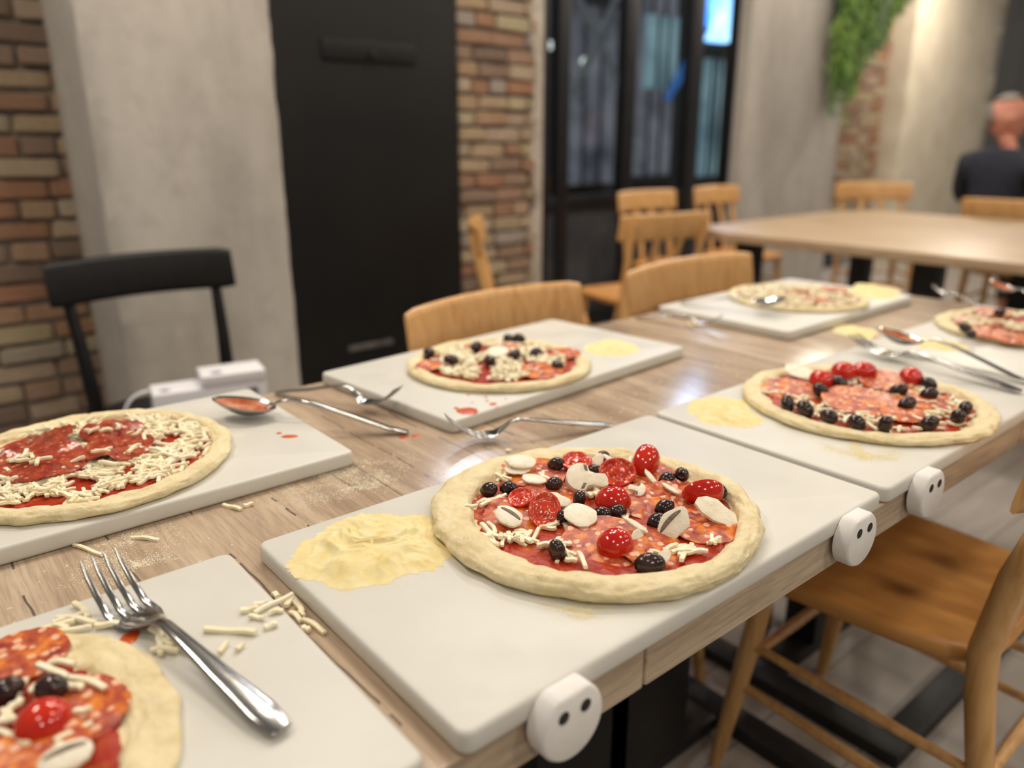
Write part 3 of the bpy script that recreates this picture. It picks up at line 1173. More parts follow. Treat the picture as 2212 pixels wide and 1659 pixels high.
mb.loft(rings, False, True)
TCUT = mb.mesh('cut_face', 60)
TCUT.materials.append(MATS['tomato_flesh'])


def tomato(label, pos, dome, sc=1.0, spin=0.0, stretch=1.0, group=None):
    t_ = thing('tomato_half', label, 'tomato', mw=zto(dome, pos, spin) @ Matrix.Diagonal((sc * stretch, sc, sc, 1)), group=group or 'halved cherry tomatoes on the pizzas')
    link('skin', TSKIN, None, t_)
    link('cut_face', TCUT, None, t_)
    return t_


# mushroom slices
def outline_cross(w, h, stem):
    """cap with stem, as cut through the middle"""
    pts = []
    for k in range(15):
        a = pi * k / 14
        pts.append((w * cos(a), 0.25 * h + 0.75 * h * sin(a) ** 0.8))
    pts += [(-w * 0.98, 0.10 * h), (-w * 0.75, -0.05 * h), (-stem * 1.1, 0.06 * h), (-stem, -0.35 * h), (-stem * 1.15, -0.85 * h), (0, -0.95 * h),
            (stem * 1.15, -0.85 * h), (stem, -0.35 * h), (stem * 1.1, 0.06 * h), (w * 0.75, -0.05 * h), (w * 0.98, 0.10 * h)]
    return pts


def outline_oval(w, h, sd):
    return [(w * cos(2 * pi * k / 26) * (1 + 0.16 * nz(cos(2 * pi * k / 26) * 2, sin(2 * pi * k / 26) * 2, sd) + 0.05 * nz(cos(2 * pi * k / 26) * 7, sin(2 * pi * k / 26) * 7, sd)), h * sin(2 * pi * k / 26) * (1 + 0.18 * nz(cos(2 * pi * k / 26) * 2, sin(2 * pi * k / 26) * 2, sd + 3))) for k in range(26)]


def outline_wedge(w, h):
    return [(-w, -h * 0.3), (-w * 0.6, -h * 0.8), (0, -h), (w * 0.7, -h * 0.8), (w, -h * 0.2), (w * 0.8, h * 0.5), (w * 0.3, h * 0.7), (-w * 0.1, h), (-w * 0.6, h * 0.8), (-w * 0.95, h * 0.3)]


def prism(pts, th, bend=0.0, ins=0.0007):
    cx = sum(p_[0] for p_ in pts) / len(pts)
    cy = sum(p_[1] for p_ in pts) / len(pts)

    def rg(s, z):
        return [(cx + (p_[0] - cx) * s, cy + (p_[1] - cy) * s, z + bend * (p_[0] ** 2)) for p_ in pts]
    m_ = MB()
    m_.loft([rg(0.90, 0), rg(1.0, ins), rg(1.0, th - ins), rg(0.90, th), rg(0.45, th + 0.0003)])
    return m_


def mushroom(label, pos, kind, size, normal, spin, th=0.0032, gills=True, group=None, bend=0.0):
    t_ = thing('mushroom_slice', label, 'mushroom', mw=zto(normal, pos, spin), group=group or 'mushroom slices on the pizzas')
    w = size
    if kind == 'cross':
        pts = outline_cross(w, w * 1.05, w * 0.36)
    elif kind == 'oval':
        pts = outline_oval(w, w * 0.68, rnd.uniform(0, 9))
    elif kind == 'round':
        pts = outline_oval(w, w * 0.85, rnd.uniform(0, 9))
    elif kind == 'sliver':
        pts = outline_oval(w, w * 0.26, rnd.uniform(0, 9))
    else:
        pts = outline_wedge(w, w * 0.62)
    link('flesh', prism(pts, th, bend).mesh('flesh', 40), 'mushroom_flesh', t_)
    if gills and kind in ('cross', 'oval'):
        if kind == 'cross':
            for s in (-1, 1):
                gp = [(s * w * 0.40, 0.02 * w), (s * w * 0.72, -0.02 * w), (s * w * 0.95, 0.12 * w), (s * w * 0.86, 0.30 * w), (s * w * 0.45, 0.24 * w)]
                mm = prism(gp, 0.0007)
                mm.v = [(a, b, c + th - 0.0002) for a, b, c in mm.v]
                link('gills', mm.mesh('gills', 40), 'mushroom_gills', t_)
        else:
            gp = [(w * 0.80 * cos(a), w * 0.27 + w * 0.13 * sin(a) - w * 0.10 * cos(a) ** 2) for a in [2 * pi * k / 16 for k in range(16)]]
            mm = prism(gp, 0.0008)
            mm.v = [(a, b, c + th - 0.0002) for a, b, c in mm.v]
            link('gills', mm.mesh('gills', 40), 'mushroom_gills', t_)
    return t_


# salami slice
def salami(label, pos, r_, normal, spin, seed, fold=0.0, wave=0.0025, group=None, mat='salami_meat', droop=0.0):
    mb = MB()
    N, K = 40, 8
    top, bot = [], []
    for k in range(K + 1):
        q = max(0.03, k / K)
        rt, rb = [], []
        for j in range(N):
            th = 2 * pi * j / N
            rr_ = r_ * q * (1 + 0.03 * nz(2 * cos(th), 2 * sin(th), seed) + 0.015 * nz(7 * cos(th), 7 * sin(th), seed + 1))
            x, y = rr_ * cos(th), rr_ * sin(th)
            z = wave * (q ** 1.5) * (nz(1.8 * cos(th) + seed, 1.8 * sin(th), 3) + 0.6 * nz(4 * cos(th) + seed, 4 * sin(th), 5)) + fold * max(0, x / r_) ** 2 * r_ - droop * q * q
            rt.append((x, y, z + 0.0007))
            rb.append((x * 0.995, y * 0.995, z - 0.0007))
        top.append(rt)
        bot.append(rb)
    mb.loft(list(reversed(bot)) and [*top, *reversed(bot)], True, True)
    o = link('salami_slice', mb.mesh('salami', 60), mat, mw=zto(normal, pos, spin))
    return tag(o, label, 'salami', group or 'salami slices on the pizzas')


# cheese shreds: six shared shapes
SHRED = []
for k in range(7):
    rr = random.Random(60 + k)
    ln = rr.choice((0.011, 0.015, 0.018, 0.022, 0.026))
    bnd = rr.uniform(-0.22, 0.22)
    mb = MB()
    pts = []
    for q in range(6):
        u_ = q / 5 - 0.5
        pts.append((u_ * ln, bnd * ln * (u_ * u_) * 1.5, 0.0008 * sin(q * 1.3 + k)))
    w = rr.uniform(0.0019, 0.0026)
    mb.tube(pts, [(w * 0.9, w * 0.7)] + [(w, w * 0.75)] * 4 + [(w * 0.92, w * 0.7)], 8, sq=0.45)
    me = mb.mesh('shred', 50)
    me.materials.append(MATS['cheese'])
    SHRED.append(me)


def shred_mat(pos, rr, tilt=0.3):
    return Matrix.Translation(pos) @ Matrix.Rotation(rr.uniform(0, 2 * pi), 4, 'Z') @ Matrix.Rotation(rr.uniform(-tilt, tilt), 4, 'Y') @ Matrix.Diagonal((rr.uniform(0.7, 1.15),) * 1 + (1, 1, 1))


def shred(label, pos, rr, group, tilt=0.3, mw=None):
    o = link('cheese_shred', rr.choice(SHRED))
    o.matrix_basis = mw if mw is not None else shred_mat(pos, rr, tilt)
    return tag(o, label, 'cheese', group)


def shred_stuff(label, mats, rr):
    mb = MB()
    for m_ in mats:
        me = rr.choice(SHRED)
        mb.add([m_ @ p_.co for p_ in me.vertices], [tuple(p_.vertices) for p_ in me.polygons])
    o = link('shredded_cheese', mb.mesh('shredded_cheese', 50), 'cheese')
    return tag(o, label, 'cheese', None, 'stuff')


UP = Vector((0, 0, 1))
ca = lambda x, y: (900 + x / 2.765, 900 + y / 2.765)      # close-up view of the centre pizza


def PA(x, y, z):
    return at(*ca(x, y), z)


# ---- centre pizza: salami
SA = [('salami slice on the left of the focused pizza, under a gilled mushroom slice', 622, 592, 0.040, dirv(0.05, -0.12, 1), 0.010),
      ('salami slice half hidden under a flat white mushroom chunk, left of centre', 785, 478, 0.034, dirv(0, -0.05, 1), 0.0100),
      ('large salami slice under the front tomato dome', 1120, 745, 0.043, dirv(-0.05, -0.16, 1), 0.0115),
      ('salami slice at the front right, behind the olive on its side', 1390, 770, 0.036, dirv(0.1, -0.10, 1), 0.010),
      ('salami slice at the right below the long mushroom slab', 1700, 635, 0.038, dirv(0.04, -0.10, 1), 0.010),
      ('glossy salami slice right of the centre tomato dome', 1365, 500, 0.036, dirv(0.0, -0.13, 1), 0.0105),
      ('salami slice at the back left behind two mushroom slices', 700, 325, 0.040, dirv(0, -0.05, 1), 0.0095),
      ('salami slice at the back between the cut tomato and the two leaning olives', 1420, 330, 0.038, dirv(0, -0.05, 1), 0.0095),
      ('curled salami slice under the right-hand tomato wedge', 1560, 470, 0.031, dirv(0.1, -0.2, 1), 0.0110)]
for i, (lb, x, y, r_, n_, z_) in enumerate(SA):
    salami(lb, PA(x, y, z_ + 0.0015), r_, n_, i * 1.7, i * 3.3 + 1, droop=0.0015, wave=0.0045)
# ---- centre pizza: olives
OA = [('olive left of the upturned tomato half at the back', 835, 282, 0.017, (0.5, -0.2, 0.2), 1.0),
      ('olive at the very back, right of the upturned tomato half', 1112, 236, 0.016, (0.8, 0.3, 0.1), 0.85),
      ('olive at the far left on the sauce, left of its twin', 433, 435, 0.015, (0.6, -0.3, 0.3), 1.05),
      ('dull olive touching the leftmost one', 552, 428, 0.016, (0.9, -0.2, 0.1), 1.05),
      ('olive just left of the thick mushroom chunk', 822, 402, 0.017, (0.9, 0.3, 0.1), 1.0),
      ('narrow brownish olive below the thick mushroom chunk', 972, 492, 0.017, (0.25, 0.3, 1.0), 0.88),
      ('olive half under the dark-gilled piece beside the red wedge at the back', 1062, 322, 0.015, (0.9, -0.3, 0.1), 0.9),
      ('olive lying before the pitted one at the back right', 1500, 376, 0.016, (0.8, 0.5, 0.1), 1.1),
      ('olive at the back right showing its pit hole', 1585, 345, 0.020, (0.25, 0.75, -0.25), 1.05),
      ('wrinkled olive behind the right-hand tomato wedge', 1795, 440, 0.018, (0.7, -0.4, -0.3), 1.1),
      ('olive on top of the pair right of centre', 1482, 542, 0.018, (0.6, 0.3, 0.2), 1.05),
      ('lower olive of the right pair, with its hole to the left', 1436, 625, 0.017, (0.85, 0.4, 0.3), 1.05),
      ('olive peeking out left of the round mushroom cap slice', 878, 592, 0.016, (0.4, 0.5, 0.2), 0.85),
      ('olive right of the round mushroom cap slice', 1108, 580, 0.016, (0.8, -0.2, 0.1), 0.98),
      ('olive just below the centre tomato dome', 1200, 568, 0.016, (0.85, 0.2, 0.0), 1.0),
      ('pointed olive standing alone at the front left on the sauce', 838, 800, 0.016, (-0.25, 0.1, 1.0), 1.05),
      ('olive lying on its side at the very front', 1393, 880, 0.015, (1.0, 0.0, 0.05), 1.3)]
for lb, x, y, z_, ax, sc in OA:
    olive(lb, PA(x, y, z_), dirv(*ax), sc * 0.98)
# ---- centre pizza: tomatoes (dome direction)
TA = [('tomato half with cut face up at the back left', 955, 262, 0.022, (0.05, 0.35, -1), 1.0, 0, 1.0),
      ('tomato half lying cut side forward behind the mushroom chunk', 1200, 330, 0.020, (0.05, 0.75, -0.75), 1.08, 0.0, 1.1),
      ('upright tomato half standing tallest at the back', 1362, 268, 0.022, (0.55, -0.60, 0.35), 1.08, 0.6, 1.15),
      ('tomato wedge skin outward at the right', 1708, 448, 0.021, (0.10, -0.80, -0.30), 1.12, 0.0, 1.15),
      ('domed tomato half in the centre of the pizza', 1172, 510, 0.017, (0.0, -0.15, 1), 1.08, 0.2, 1.0),
      ('largest domed tomato half at the front', 1185, 768, 0.014, (0.0, -0.35, 1), 1.03, 0.6, 0.98),
      ('small tomato wedge left of the oval cut half', 620, 478, 0.020, (0.25, 0.2, -0.9), 0.88, 0.5, 1.0),
      ('oval tomato half with seeds facing forward, left of centre', 765, 556, 0.021, (-0.25, 0.62, -0.72), 1.02, -0.9, 1.15)]
for lb, x, y, z_, d_, sc, sp, stc in TA:
    tomato(lb, PA(x, y, z_), dirv(*d_), sc * 0.97, sp, stc)
# ---- centre pizza: mushrooms
MA = [('upper of two stacked mushroom slices at the back left', 622, 280, 0.019, 'oval', 0.0185, (0.15, -0.25, 1), -0.3, 0.0042, False),
      ('lower of two stacked mushroom slices at the back left', 600, 318, 0.0140, 'oval', 0.0165, (0.1, -0.15, 1), -0.3, 0.0025, False),
      ('small curled mushroom slice left of the thick chunk', 700, 380, 0.0145, 'oval', 0.0145, (0.0, -0.1, 1), -0.45, 0.0030, False),
      ('square white mushroom piece beside the oval tomato half', 835, 503, 0.0150, 'wedge', 0.0165, (0.1, -0.3, 1), -0.55, 0.0035, False),
      ('small mushroom cross-section with a brown hook right of the centre tomato', 1312, 438, 0.0165, 'cross', 0.0095, (0.0, -0.45, 1), -1.9, 0.0030, True),
      ('mushroom slice with dark gills at the left', 550, 606, 0.0165, 'oval', 0.0168, (0.0, -0.35, 1), -0.72, 0.0042, True),
      ('round smooth mushroom cap slice in front of the centre', 980, 596, 0.0205, 'round', 0.0182, (-0.05, -0.32, 1), -0.4, 0.0032, False),
      ('mushroom slice standing on edge with a dark gill stripe', 1535, 645, 0.0190, 'oval', 0.0195, (-0.35, -0.72, 0.6), 1.05, 0.0040, True),
      ('long mushroom slab with brown specks at the right', 1785, 572, 0.0180, 'wedge', 0.0240, (0.25, -0.45, 0.85), -0.85, 0.0045, False),
      ('thin mushroom sliver below the tallest tomato', 1398, 372, 0.0175, 'sliver', 0.0135, (0.1, -0.4, 0.9), -1.35, 0.0030, False),
      ('thin mushroom sliver right of the other sliver', 1515, 438, 0.0165, 'sliver', 0.0120, (0.0, -0.3, 1), -0.85, 0.0030, False),
      ('folded mushroom piece right of the upturned tomato', 1075, 268, 0.0175, 'wedge', 0.0115, (0.2, -0.6, 0.7), 0.9, 0.0040, False),
      ('mushroom sliver behind the red wedge at the back', 1155, 262, 0.0170, 'sliver', 0.0120, (0.0, -0.4, 0.9), -0.8, 0.0030, False),
      ('mushroom sliver leaning over the front tomato dome', 1312, 660, 0.0205, 'sliver', 0.0135, (0.1, -0.3, 1), -1.05, 0.0035, False),
      ('small mushroom piece at the right of the front tomato dome', 1312, 715, 0.0150, 'oval', 0.0085, (0.3, -0.7, 0.6), 0.6, 0.0035, False),
      ('mushroom end piece behind the foremost olive', 1468, 842, 0.0140, 'wedge', 0.0095, (0.2, -0.5, 0.7), 0.7, 0.0050, False)]
for lb, x, y, z_, kd, sz, n_, sp, th, gl_ in MA:
    mushroom(lb, PA(x, y, z_), kd, sz, dirv(*n_), sp, th, gl_)
nrm = dirv(0.05, -0.55, 0.85)
xa = (HR - nrm * HR.dot(nrm)).normalized()
ya = nrm.cross(xa)
thick = thing('mushroom_slice', 'thick halved mushroom left of the middle, cap left and stem right, biggest on the pizza', 'mushroom', group='mushroom slices on the pizzas',
              mw=Matrix.Translation(PA(1000, 392, 0.0155)) @ Matrix((-ya, xa, nrm)).transposed().to_4x4() @ Matrix.Rotation(radians(-188), 4, 'Z'))
capo = [(0.0185 * cos(a_) * (1 + 0.05 * nz(3 * cos(a_), 3 * sin(a_), 2)), 0.004 + 0.0175 * sin(a_)) for a_ in [pi * k / 16 for k in range(17)]] + [(-0.017, -0.001), (-0.0105, -0.004), (-0.0085, -0.010), (-0.0092, -0.021), (-0.006, -0.0265), (0.003, -0.0255), (0.0085, -0.022), (0.0075, -0.010), (0.0095, -0.004), (0.0165, -0.001)]
pm_ = prism(capo, 0.0115)
link('flesh', pm_.mesh('flesh', 40), 'mushroom_flesh', thick)
for sx in (-1, 1):
    gm = prism([(sx * 0.0085, -0.002), (sx * 0.0155, 0.0), (sx * 0.0165, 0.0035), (sx * 0.012, 0.0022), (sx * 0.0085, 0.0012)], 0.0006)
    gm.v = [(q_[0], q_[1], q_[2] + 0.0114) for q_ in gm.v]
    link('gills', gm.mesh('gills', 40), 'mushroom_gills', thick)
# ---- centre pizza: cheese
LA = 'cheese shred on the focused pizza among mushrooms and tomatoes'
GA = 'cheese shreds on the focused pizza'
rs = random.Random(31)
for (cx, cy, n_, sx, sy) in ((610, 715, 17, 90, 30), (430, 690, 6, 40, 45), (880, 770, 9, 55, 45), (430, 505, 4, 60, 20), (1600, 808, 9, 70, 28), (1060, 470, 5, 60, 25),
                             (700, 560, 3, 60, 20), (520, 370, 3, 30, 30), (920, 830, 3, 20, 20), (1230, 590, 2, 25, 20), (840, 640, 5, 60, 20), (1780, 740, 3, 30, 10), (1280, 280, 3, 20, 15), (760, 360, 2, 20, 10), (1440, 830, 3, 40, 30)):
    for q in range(n_):
        shred(LA, PA(cx + rs.gauss(0, sx * 0.6), cy + rs.gauss(0, sy * 0.6), 0.0095 + rs.uniform(0, 0.003)), rs, GA)
for (x0, y0, x1, y1) in ((372, 545, 535, 475), (280, 545, 368, 540), (965, 810, 1020, 925), (1205, 580, 1270, 640), (715, 770, 815, 775), (1000, 465, 1070, 490)):
    a_, b_ = PA(x0, y0, 0.012), PA(x1, y1, 0.012)
    m_ = basis(b_ - a_, UP, (a_ + b_) / 2 + Vector((0, 0, 0.002)))
    ln = (b_ - a_).length
    me = SHRED[rs.randrange(7)]
    xs = [p_.co.x for p_ in me.vertices]
    shred(LA, None, rs, GA, mw=m_ @ Matrix.Diagonal((ln / (max(xs) - min(xs)), 1.15, 1.15, 1)))


def scatter(key, n_, rr, rmax=0.93, rmin=0.0, zlo=0.003, zhi=0.008, accept=None):
    c_, R_, ri_, bz_ = PIZ[key]
    out = []
    while len(out) < n_:
        a = rr.uniform(0, 2 * pi)
        q = sqrt(rr.uniform(rmin ** 2, rmax ** 2)) * ri_
        x, y = q * cos(a), q * sin(a)
        if accept and not accept(x, y):
            continue
        out.append(c_ + Vector((x, y, bz_ + rr.uniform(zlo, zhi))))
    return out


# ---- left pizza (E)
rs = random.Random(77)
LE = 'cheese shred on the left pizza beneath and around draped salami'
GE = 'cheese shreds on the left pizza'
acc = lambda x, y: nz(x * 24, y * 24, 5) > -0.18
for p_ in scatter('E', 100, rs, 0.97, 0.15, 0.004, 0.010, acc):
    shred(LE, p_, rs, GE)
shred_stuff('loose bed of shredded cheese on the left pizza', [shred_mat(p_, rs, 0.25) for p_ in scatter('E', 900, rs, 0.985, 0.0, 0.002, 0.006, acc)], rs)
ce = lambda x, y: (x / 2.458, 820 + y / 2.458)
for i, (lb, x, y, z_, r_, n_) in enumerate((('largest salami slice lying on the left pizza at the picture edge', 215, 425, 0.021, 0.052, (0.05, -0.10, 1)),
                                            ('salami slice at the right of the left pizza, below the folded one', 625, 350, 0.020, 0.043, (0.0, -0.05, 1)),
                                            ('folded salami slice at the back of the left pizza', 600, 262, 0.020, 0.040, (0.1, 0.0, 1)),
                                            ('salami slice pointing up behind the largest one on the left pizza', 230, 315, 0.021, 0.040, (-0.3, -0.1, 1)))):
    salami(lb, at(*ce(x, y), z_), r_, dirv(*n_), i * 2.1, i * 5 + 40, wave=0.009, droop=0.002, mat='salami_dark')
for (x, y) in ((90, 415), (160, 395), (215, 420), (540, 370), (700, 370), (560, 270), (620, 240), (480, 265), (720, 290), (120, 420)):
    for q in range(2):
        shred(LE, at(*ce(x + rs.gauss(0, 14), y + rs.gauss(0, 8)), 0.0255), rs, GE)

# ---- near left pizza (D)
cd = lambda x, y: (x / 2.949, 1150 + y / 2.949)
rs = random.Random(91)
tomato('domed tomato half on the near left pizza', at(*cd(280, 1215), 0.015), dirv(0.1, -0.15, 1), 0.98, 0.3, 0.97)
olive('olive right above the tomato dome on the near left pizza', at(*cd(325, 990), 0.016), dirv(0.9, -0.2, 0.2), 1.15)
olive('olive cut by the picture edge on the near left pizza', at(*cd(30, 1010), 0.016), dirv(0.8, 0.4, 0.2), 1.15)
for i, (lb, x, y, r_) in enumerate((('orange salami slice at the upper part of the near left pizza', 130, 790, 0.034), ('salami slice in the bottom corner of the near left pizza', 230, 1420, 0.032),
                                    ('salami slice right of the tomato dome on the near left pizza', 470, 1150, 0.036))):
    salami(lb, at(*cd(x, y), 0.010 if i != 1 else 0.014), r_, dirv(0, -0.06, 1), i, 70 + i * 3, wave=0.003)
LD = 'cheese shred on the near left pizza around the tomato dome'
GD = 'cheese shreds on the near left pizza'
for (x0, y0, x1, y1) in ((430, 910, 660, 975), (310, 820, 480, 830), (340, 1330, 590, 1210), (420, 970, 530, 990), (170, 930, 100, 1040), (60, 1120, 10, 1220), (140, 1060, 60, 1130), (300, 860, 390, 900), (470, 1140, 590, 1120), (320, 1340, 480, 1400), (180, 1060, 250, 930), (20, 1130, 110, 1200), (40, 1280, 150, 1330), (10, 1240, 80, 1150)):
    a_, b_ = at(*cd(x0, y0), 0.015), at(*cd(x1, y1), 0.015)
    me = SHRED[rs.randrange(7)]
    xs = [p_.co.x for p_ in me.vertices]
    shred(LD, None, rs, GD, mw=basis(b_ - a_, UP, (a_ + b_) / 2) @ Matrix.Diagonal(((b_ - a_).length / (max(xs) - min(xs)), 1.1, 1.1, 1)))
mushroom('mushroom slice at the bottom edge of the near left pizza', at(*cd(430, 1440), 0.016), 'oval', 0.016, dirv(0, -0.3, 1), 0.5, 0.004, True)

# ---- right-of-centre pizza (B)
cb = lambda x, y: (1400 + x / 2.724, 700 + y / 2.724)
rs = random.Random(17)
for i, (lb, x, y, r_, z_) in enumerate((('broad salami slice in the middle of the right-of-centre pizza', 1260, 440, 0.058, 0.017),
                                        ('salami slice at the left of the right-of-centre pizza', 850, 380, 0.048, 0.013),
                                        ('salami slice at the back of the right-of-centre pizza', 1430, 330, 0.050, 0.014),
                                        ('small salami slice between olives at the front right', 1500, 520, 0.030, 0.016),
                                        ('salami slice right of the middle of the right-of-centre pizza', 1640, 460, 0.045, 0.014))):
    salami(lb, at(*cb(x, y), z_), r_, dirv(0, -0.07, 1), i, 100 + i * 7, wave=0.004, droop=0.003)
OB = [(820, 470, 'leftmost front olive'), (925, 500, 'second front olive from the left'), (1065, 545, 'third front olive from the left'), (1228, 578, 'fourth front olive from the left'), (1395, 590, 'largest front olive, fifth from the left'),
      (1655, 585, 'rightmost front olive'), (1015, 390, 'olive touching the left tomato'), (1128, 348, 'olive right of the left tomato'), (1475, 390, 'olive on the back edge of the broad salami slice'), (1525, 468, 'olive on the right edge of the broad salami slice'),
      (1650, 350, 'rear olive of the right-hand pair'), (1652, 415, 'olive below the pale bit at the right'), (1868, 495, 'upper olive of the far right pair'), (1825, 545, 'lower olive of the far right pair')]
for x, y, lb in OB:
    olive(lb + ' on the right-of-centre pizza', at(*cb(x, y), 0.019), dirv(rs.uniform(-1, 1), rs.uniform(-1, 1), rs.uniform(0, 0.8)), 1.25)
for x, y, lb in ((1150, 285, 'upper dark red tomato half'), (1020, 335, 'lower left dark red tomato half'), (1545, 320, 'tomato half at the back right'), (1270, 285, 'flat tomato half behind the broad salami slice')):
    tomato(lb + ' on the right-of-centre pizza', at(*cb(x, y), 0.018), dirv(rs.uniform(-0.3, 0.3), -0.3, 1), 1.1, rs.uniform(0, 3))
mushroom('wide mushroom slice at the back left of the right-of-centre pizza', at(*cb(900, 292), 0.018), 'oval', 0.030, dirv(0, -0.2, 1), -0.9, 0.004, False)
LB = 'cheese shred between front olives on the right-of-centre pizza'
GB = 'cheese shreds on the right-of-centre pizza'
for p_ in scatter('B', 34, rs, 0.95, 0.55, 0.004, 0.008, lambda x, y: x * 0.61 + y * 0.73 < -0.02):
    shred(LB, p_, rs, GB)
shred_stuff('fine shredded cheese under the salami of the right-of-centre pizza', [shred_mat(p_, rs) for p_ in scatter('B', 220, rs, 0.95, 0.0, 0.001, 0.005)], rs)

# ---- back-row middle pizza (F)
cf = lambda x, y: (680 + x / 2.633, 660 + y / 2.633)
rs = random.Random(23)
acc = lambda x, y: nz(x * 20 + 3, y * 20, 5) > -0.12 and x * x + y * y < (0.118 + 0.012 * nz(x * 30, y * 30)) ** 2
LF = 'cheese shred on the back-row pizza with scattered olives'
for p_ in scatter('F', 30, rs, 0.88, 0, 0.007, 0.010, acc):
    shred(LF, p_, rs, 'cheese shreds on the back-row pizza')
shred_stuff('bed of shredded cheese on the back-row olive pizza', [shred_mat(p_, rs) for p_ in scatter('F', 560, rs, 0.92, 0, 0.002, 0.008, acc)], rs)
for x, y, lb in ((650, 268, 'leftmost olive'), (775, 310, 'olive at the front left'), (918, 235, 'olive at the back left'), (995, 315, 'olive in the middle'), (1105, 190, 'rearmost olive, left of its twin'), (1160, 188, 'rearmost olive, right of its twin'),
                 (1258, 268, 'arched olive at the right'), (1135, 280, 'olive right of the white piece'), (1380, 340, 'rightmost small olive')):
    olive(lb + ' on the back-row olive pizza', at(*cf(x, y), 0.018), dirv(rs.uniform(-1, 1), rs.uniform(-1, 1), rs.uniform(0, 0.6)), 1.25)
for i, (x, y, r_, lb) in enumerate(((1290, 370, 0.036, 'salami slice at the front right'), (1100, 245, 0.026, 'red salami bit at the back'), (650, 340, 0.024, 'salami bit at the left rim'), (1430, 270, 0.026, 'salami bit at the right rim'))):
    salami(lb + ' of the back-row olive pizza', at(*cf(x, y), 0.015), r_, dirv(0, -0.1, 1), i, 200 + i * 3)
mushroom('white mushroom piece in the middle of the back-row olive pizza', at(*cf(1040, 272), 0.017), 'round', 0.020, dirv(0, -0.3, 1), 0.2, 0.006, False)

# ---- farthest pizza (G) and right-edge pizza (C)
rs = random.Random(29)
shred_stuff('pale shredded cheese covering the farthest pizza', [shred_mat(p_, rs) for p_ in scatter('G', 650, rs, 0.98, 0, 0.001, 0.008, lambda x, y: nz(x * 16 + 9, y * 16, 2) > -0.10 or x < -0.03)], rs)
salami('salami slice at the back of the farthest pizza', at(1800, 625, 0.015), 0.035, dirv(0, 0, 1), 0, 301)
salami('salami slice at the right of the farthest pizza', at(1765, 648, 0.015), 0.030, dirv(0, 0, 1), 0, 305)
for i, (x, y, lb) in enumerate(((2140, 720, 'salami slice at the front'), (2110, 695, 'salami slice at the left'), (2190, 730, 'salami slice cut off at the right edge'), (2150, 675, 'salami slice at the back'))):
    salami(lb + ' of the pizza at the right picture edge', at(x, y, 0.013), 0.042, dirv(0, -0.05, 1), i, 320 + i * 5)
for x, y, lb in ((2085, 708, 'rear olive of the dark pair'), (2098, 722, 'front olive of the dark pair'), (2160, 674, 'single olive at the back')):
    olive(lb + ' on the pizza at the right picture edge', at(x, y, 0.020), dirv(rs.uniform(-1, 1), rs.uniform(-1, 1), 0.3), 1.2)
shred_stuff('shredded cheese at the back of the right-edge pizza', [shred_mat(p_, rs) for p_ in scatter('C', 330, rs, 0.95, 0, 0.002, 0.009, lambda x, y: nz(x * 16, y * 16, 8) > -0.05)], rs)

# ================================================================== LOOSE CHEESE, SEMOLINA, SAUCE SPOTS
rs = random.Random(53)


def loose(label, pts, z, group, wsc=1.05):
    for (x0, y0, x1, y1) in pts:
        a_, b_ = at(x0, y0, z), at(x1, y1, z)
        me = SHRED[rs.randrange(7)]
        xs = [p_.co.x for p_ in me.vertices]
        shred(label, None, rs, group, mw=basis(b_ - a_, UP, (a_ + b_) / 2) @ Matrix.Diagonal(((b_ - a_).length / (max(xs) - min(xs)), wsc, wsc, 1)))


loose('cheese shred fallen in the gap between the near left and middle boards', [cd(a, b) + cd(c, d) for a, b, c, d in
      ((1725, 375, 1790, 420), (1870, 420, 1930, 510), (1850, 500, 1920, 560), (1930, 545, 2075, 635), (1815, 470, 1860, 420), (1930, 600, 1970, 625), (1900, 500, 1950, 530))], -BT + 0.003, 'cheese shreds in the gap between two boards')
loose('cheese shred at the right rim of the near left board', [cd(a, b) + cd(c, d) for a, b, c, d in
      ((1660, 490, 1830, 405), (1540, 495, 1640, 480), (1590, 530, 1690, 545), (1700, 510, 1815, 490), (1620, 460, 1700, 440), (1350, 615, 1590, 630), (1680, 605, 1765, 580), (1390, 770, 1440, 700), (1500, 750, 1545, 710))], 0.0025, 'cheese shreds loose on the near left board', 1.1)
loose('cheese shred piled beside the fork head on the near left board', [cd(a, b) + cd(c, d) for a, b, c, d in
      ((470, 430, 580, 540), (1000, 600, 1020, 720), (1030, 640, 1150, 700), (960, 740, 1140, 745), (990, 670, 1110, 720), (250, 620, 480, 560), (220, 660, 620, 585), (420, 540, 560, 560), (600, 590, 760, 580), (1040, 610, 1090, 690), (300, 590, 440, 600), (380, 560, 500, 520))], 0.004, 'cheese shreds loose on the near left board', 1.1)
loose('cheese shred on the bare table before the left board', [(170, 1180, 213, 1195), (285, 1160, 345, 1165), (490, 1092, 512, 1098), (527, 1092, 545, 1088), (1090, 976, 1106, 970)], -BT + 0.002, 'cheese shreds on the bare table')


loose('cheese shred lying by the dark fork near the farthest board', [(1485, 698, 1500, 708), (1492, 692, 1508, 700)], -BT + 0.004, 'cheese shreds by the dark fork', 1.6)


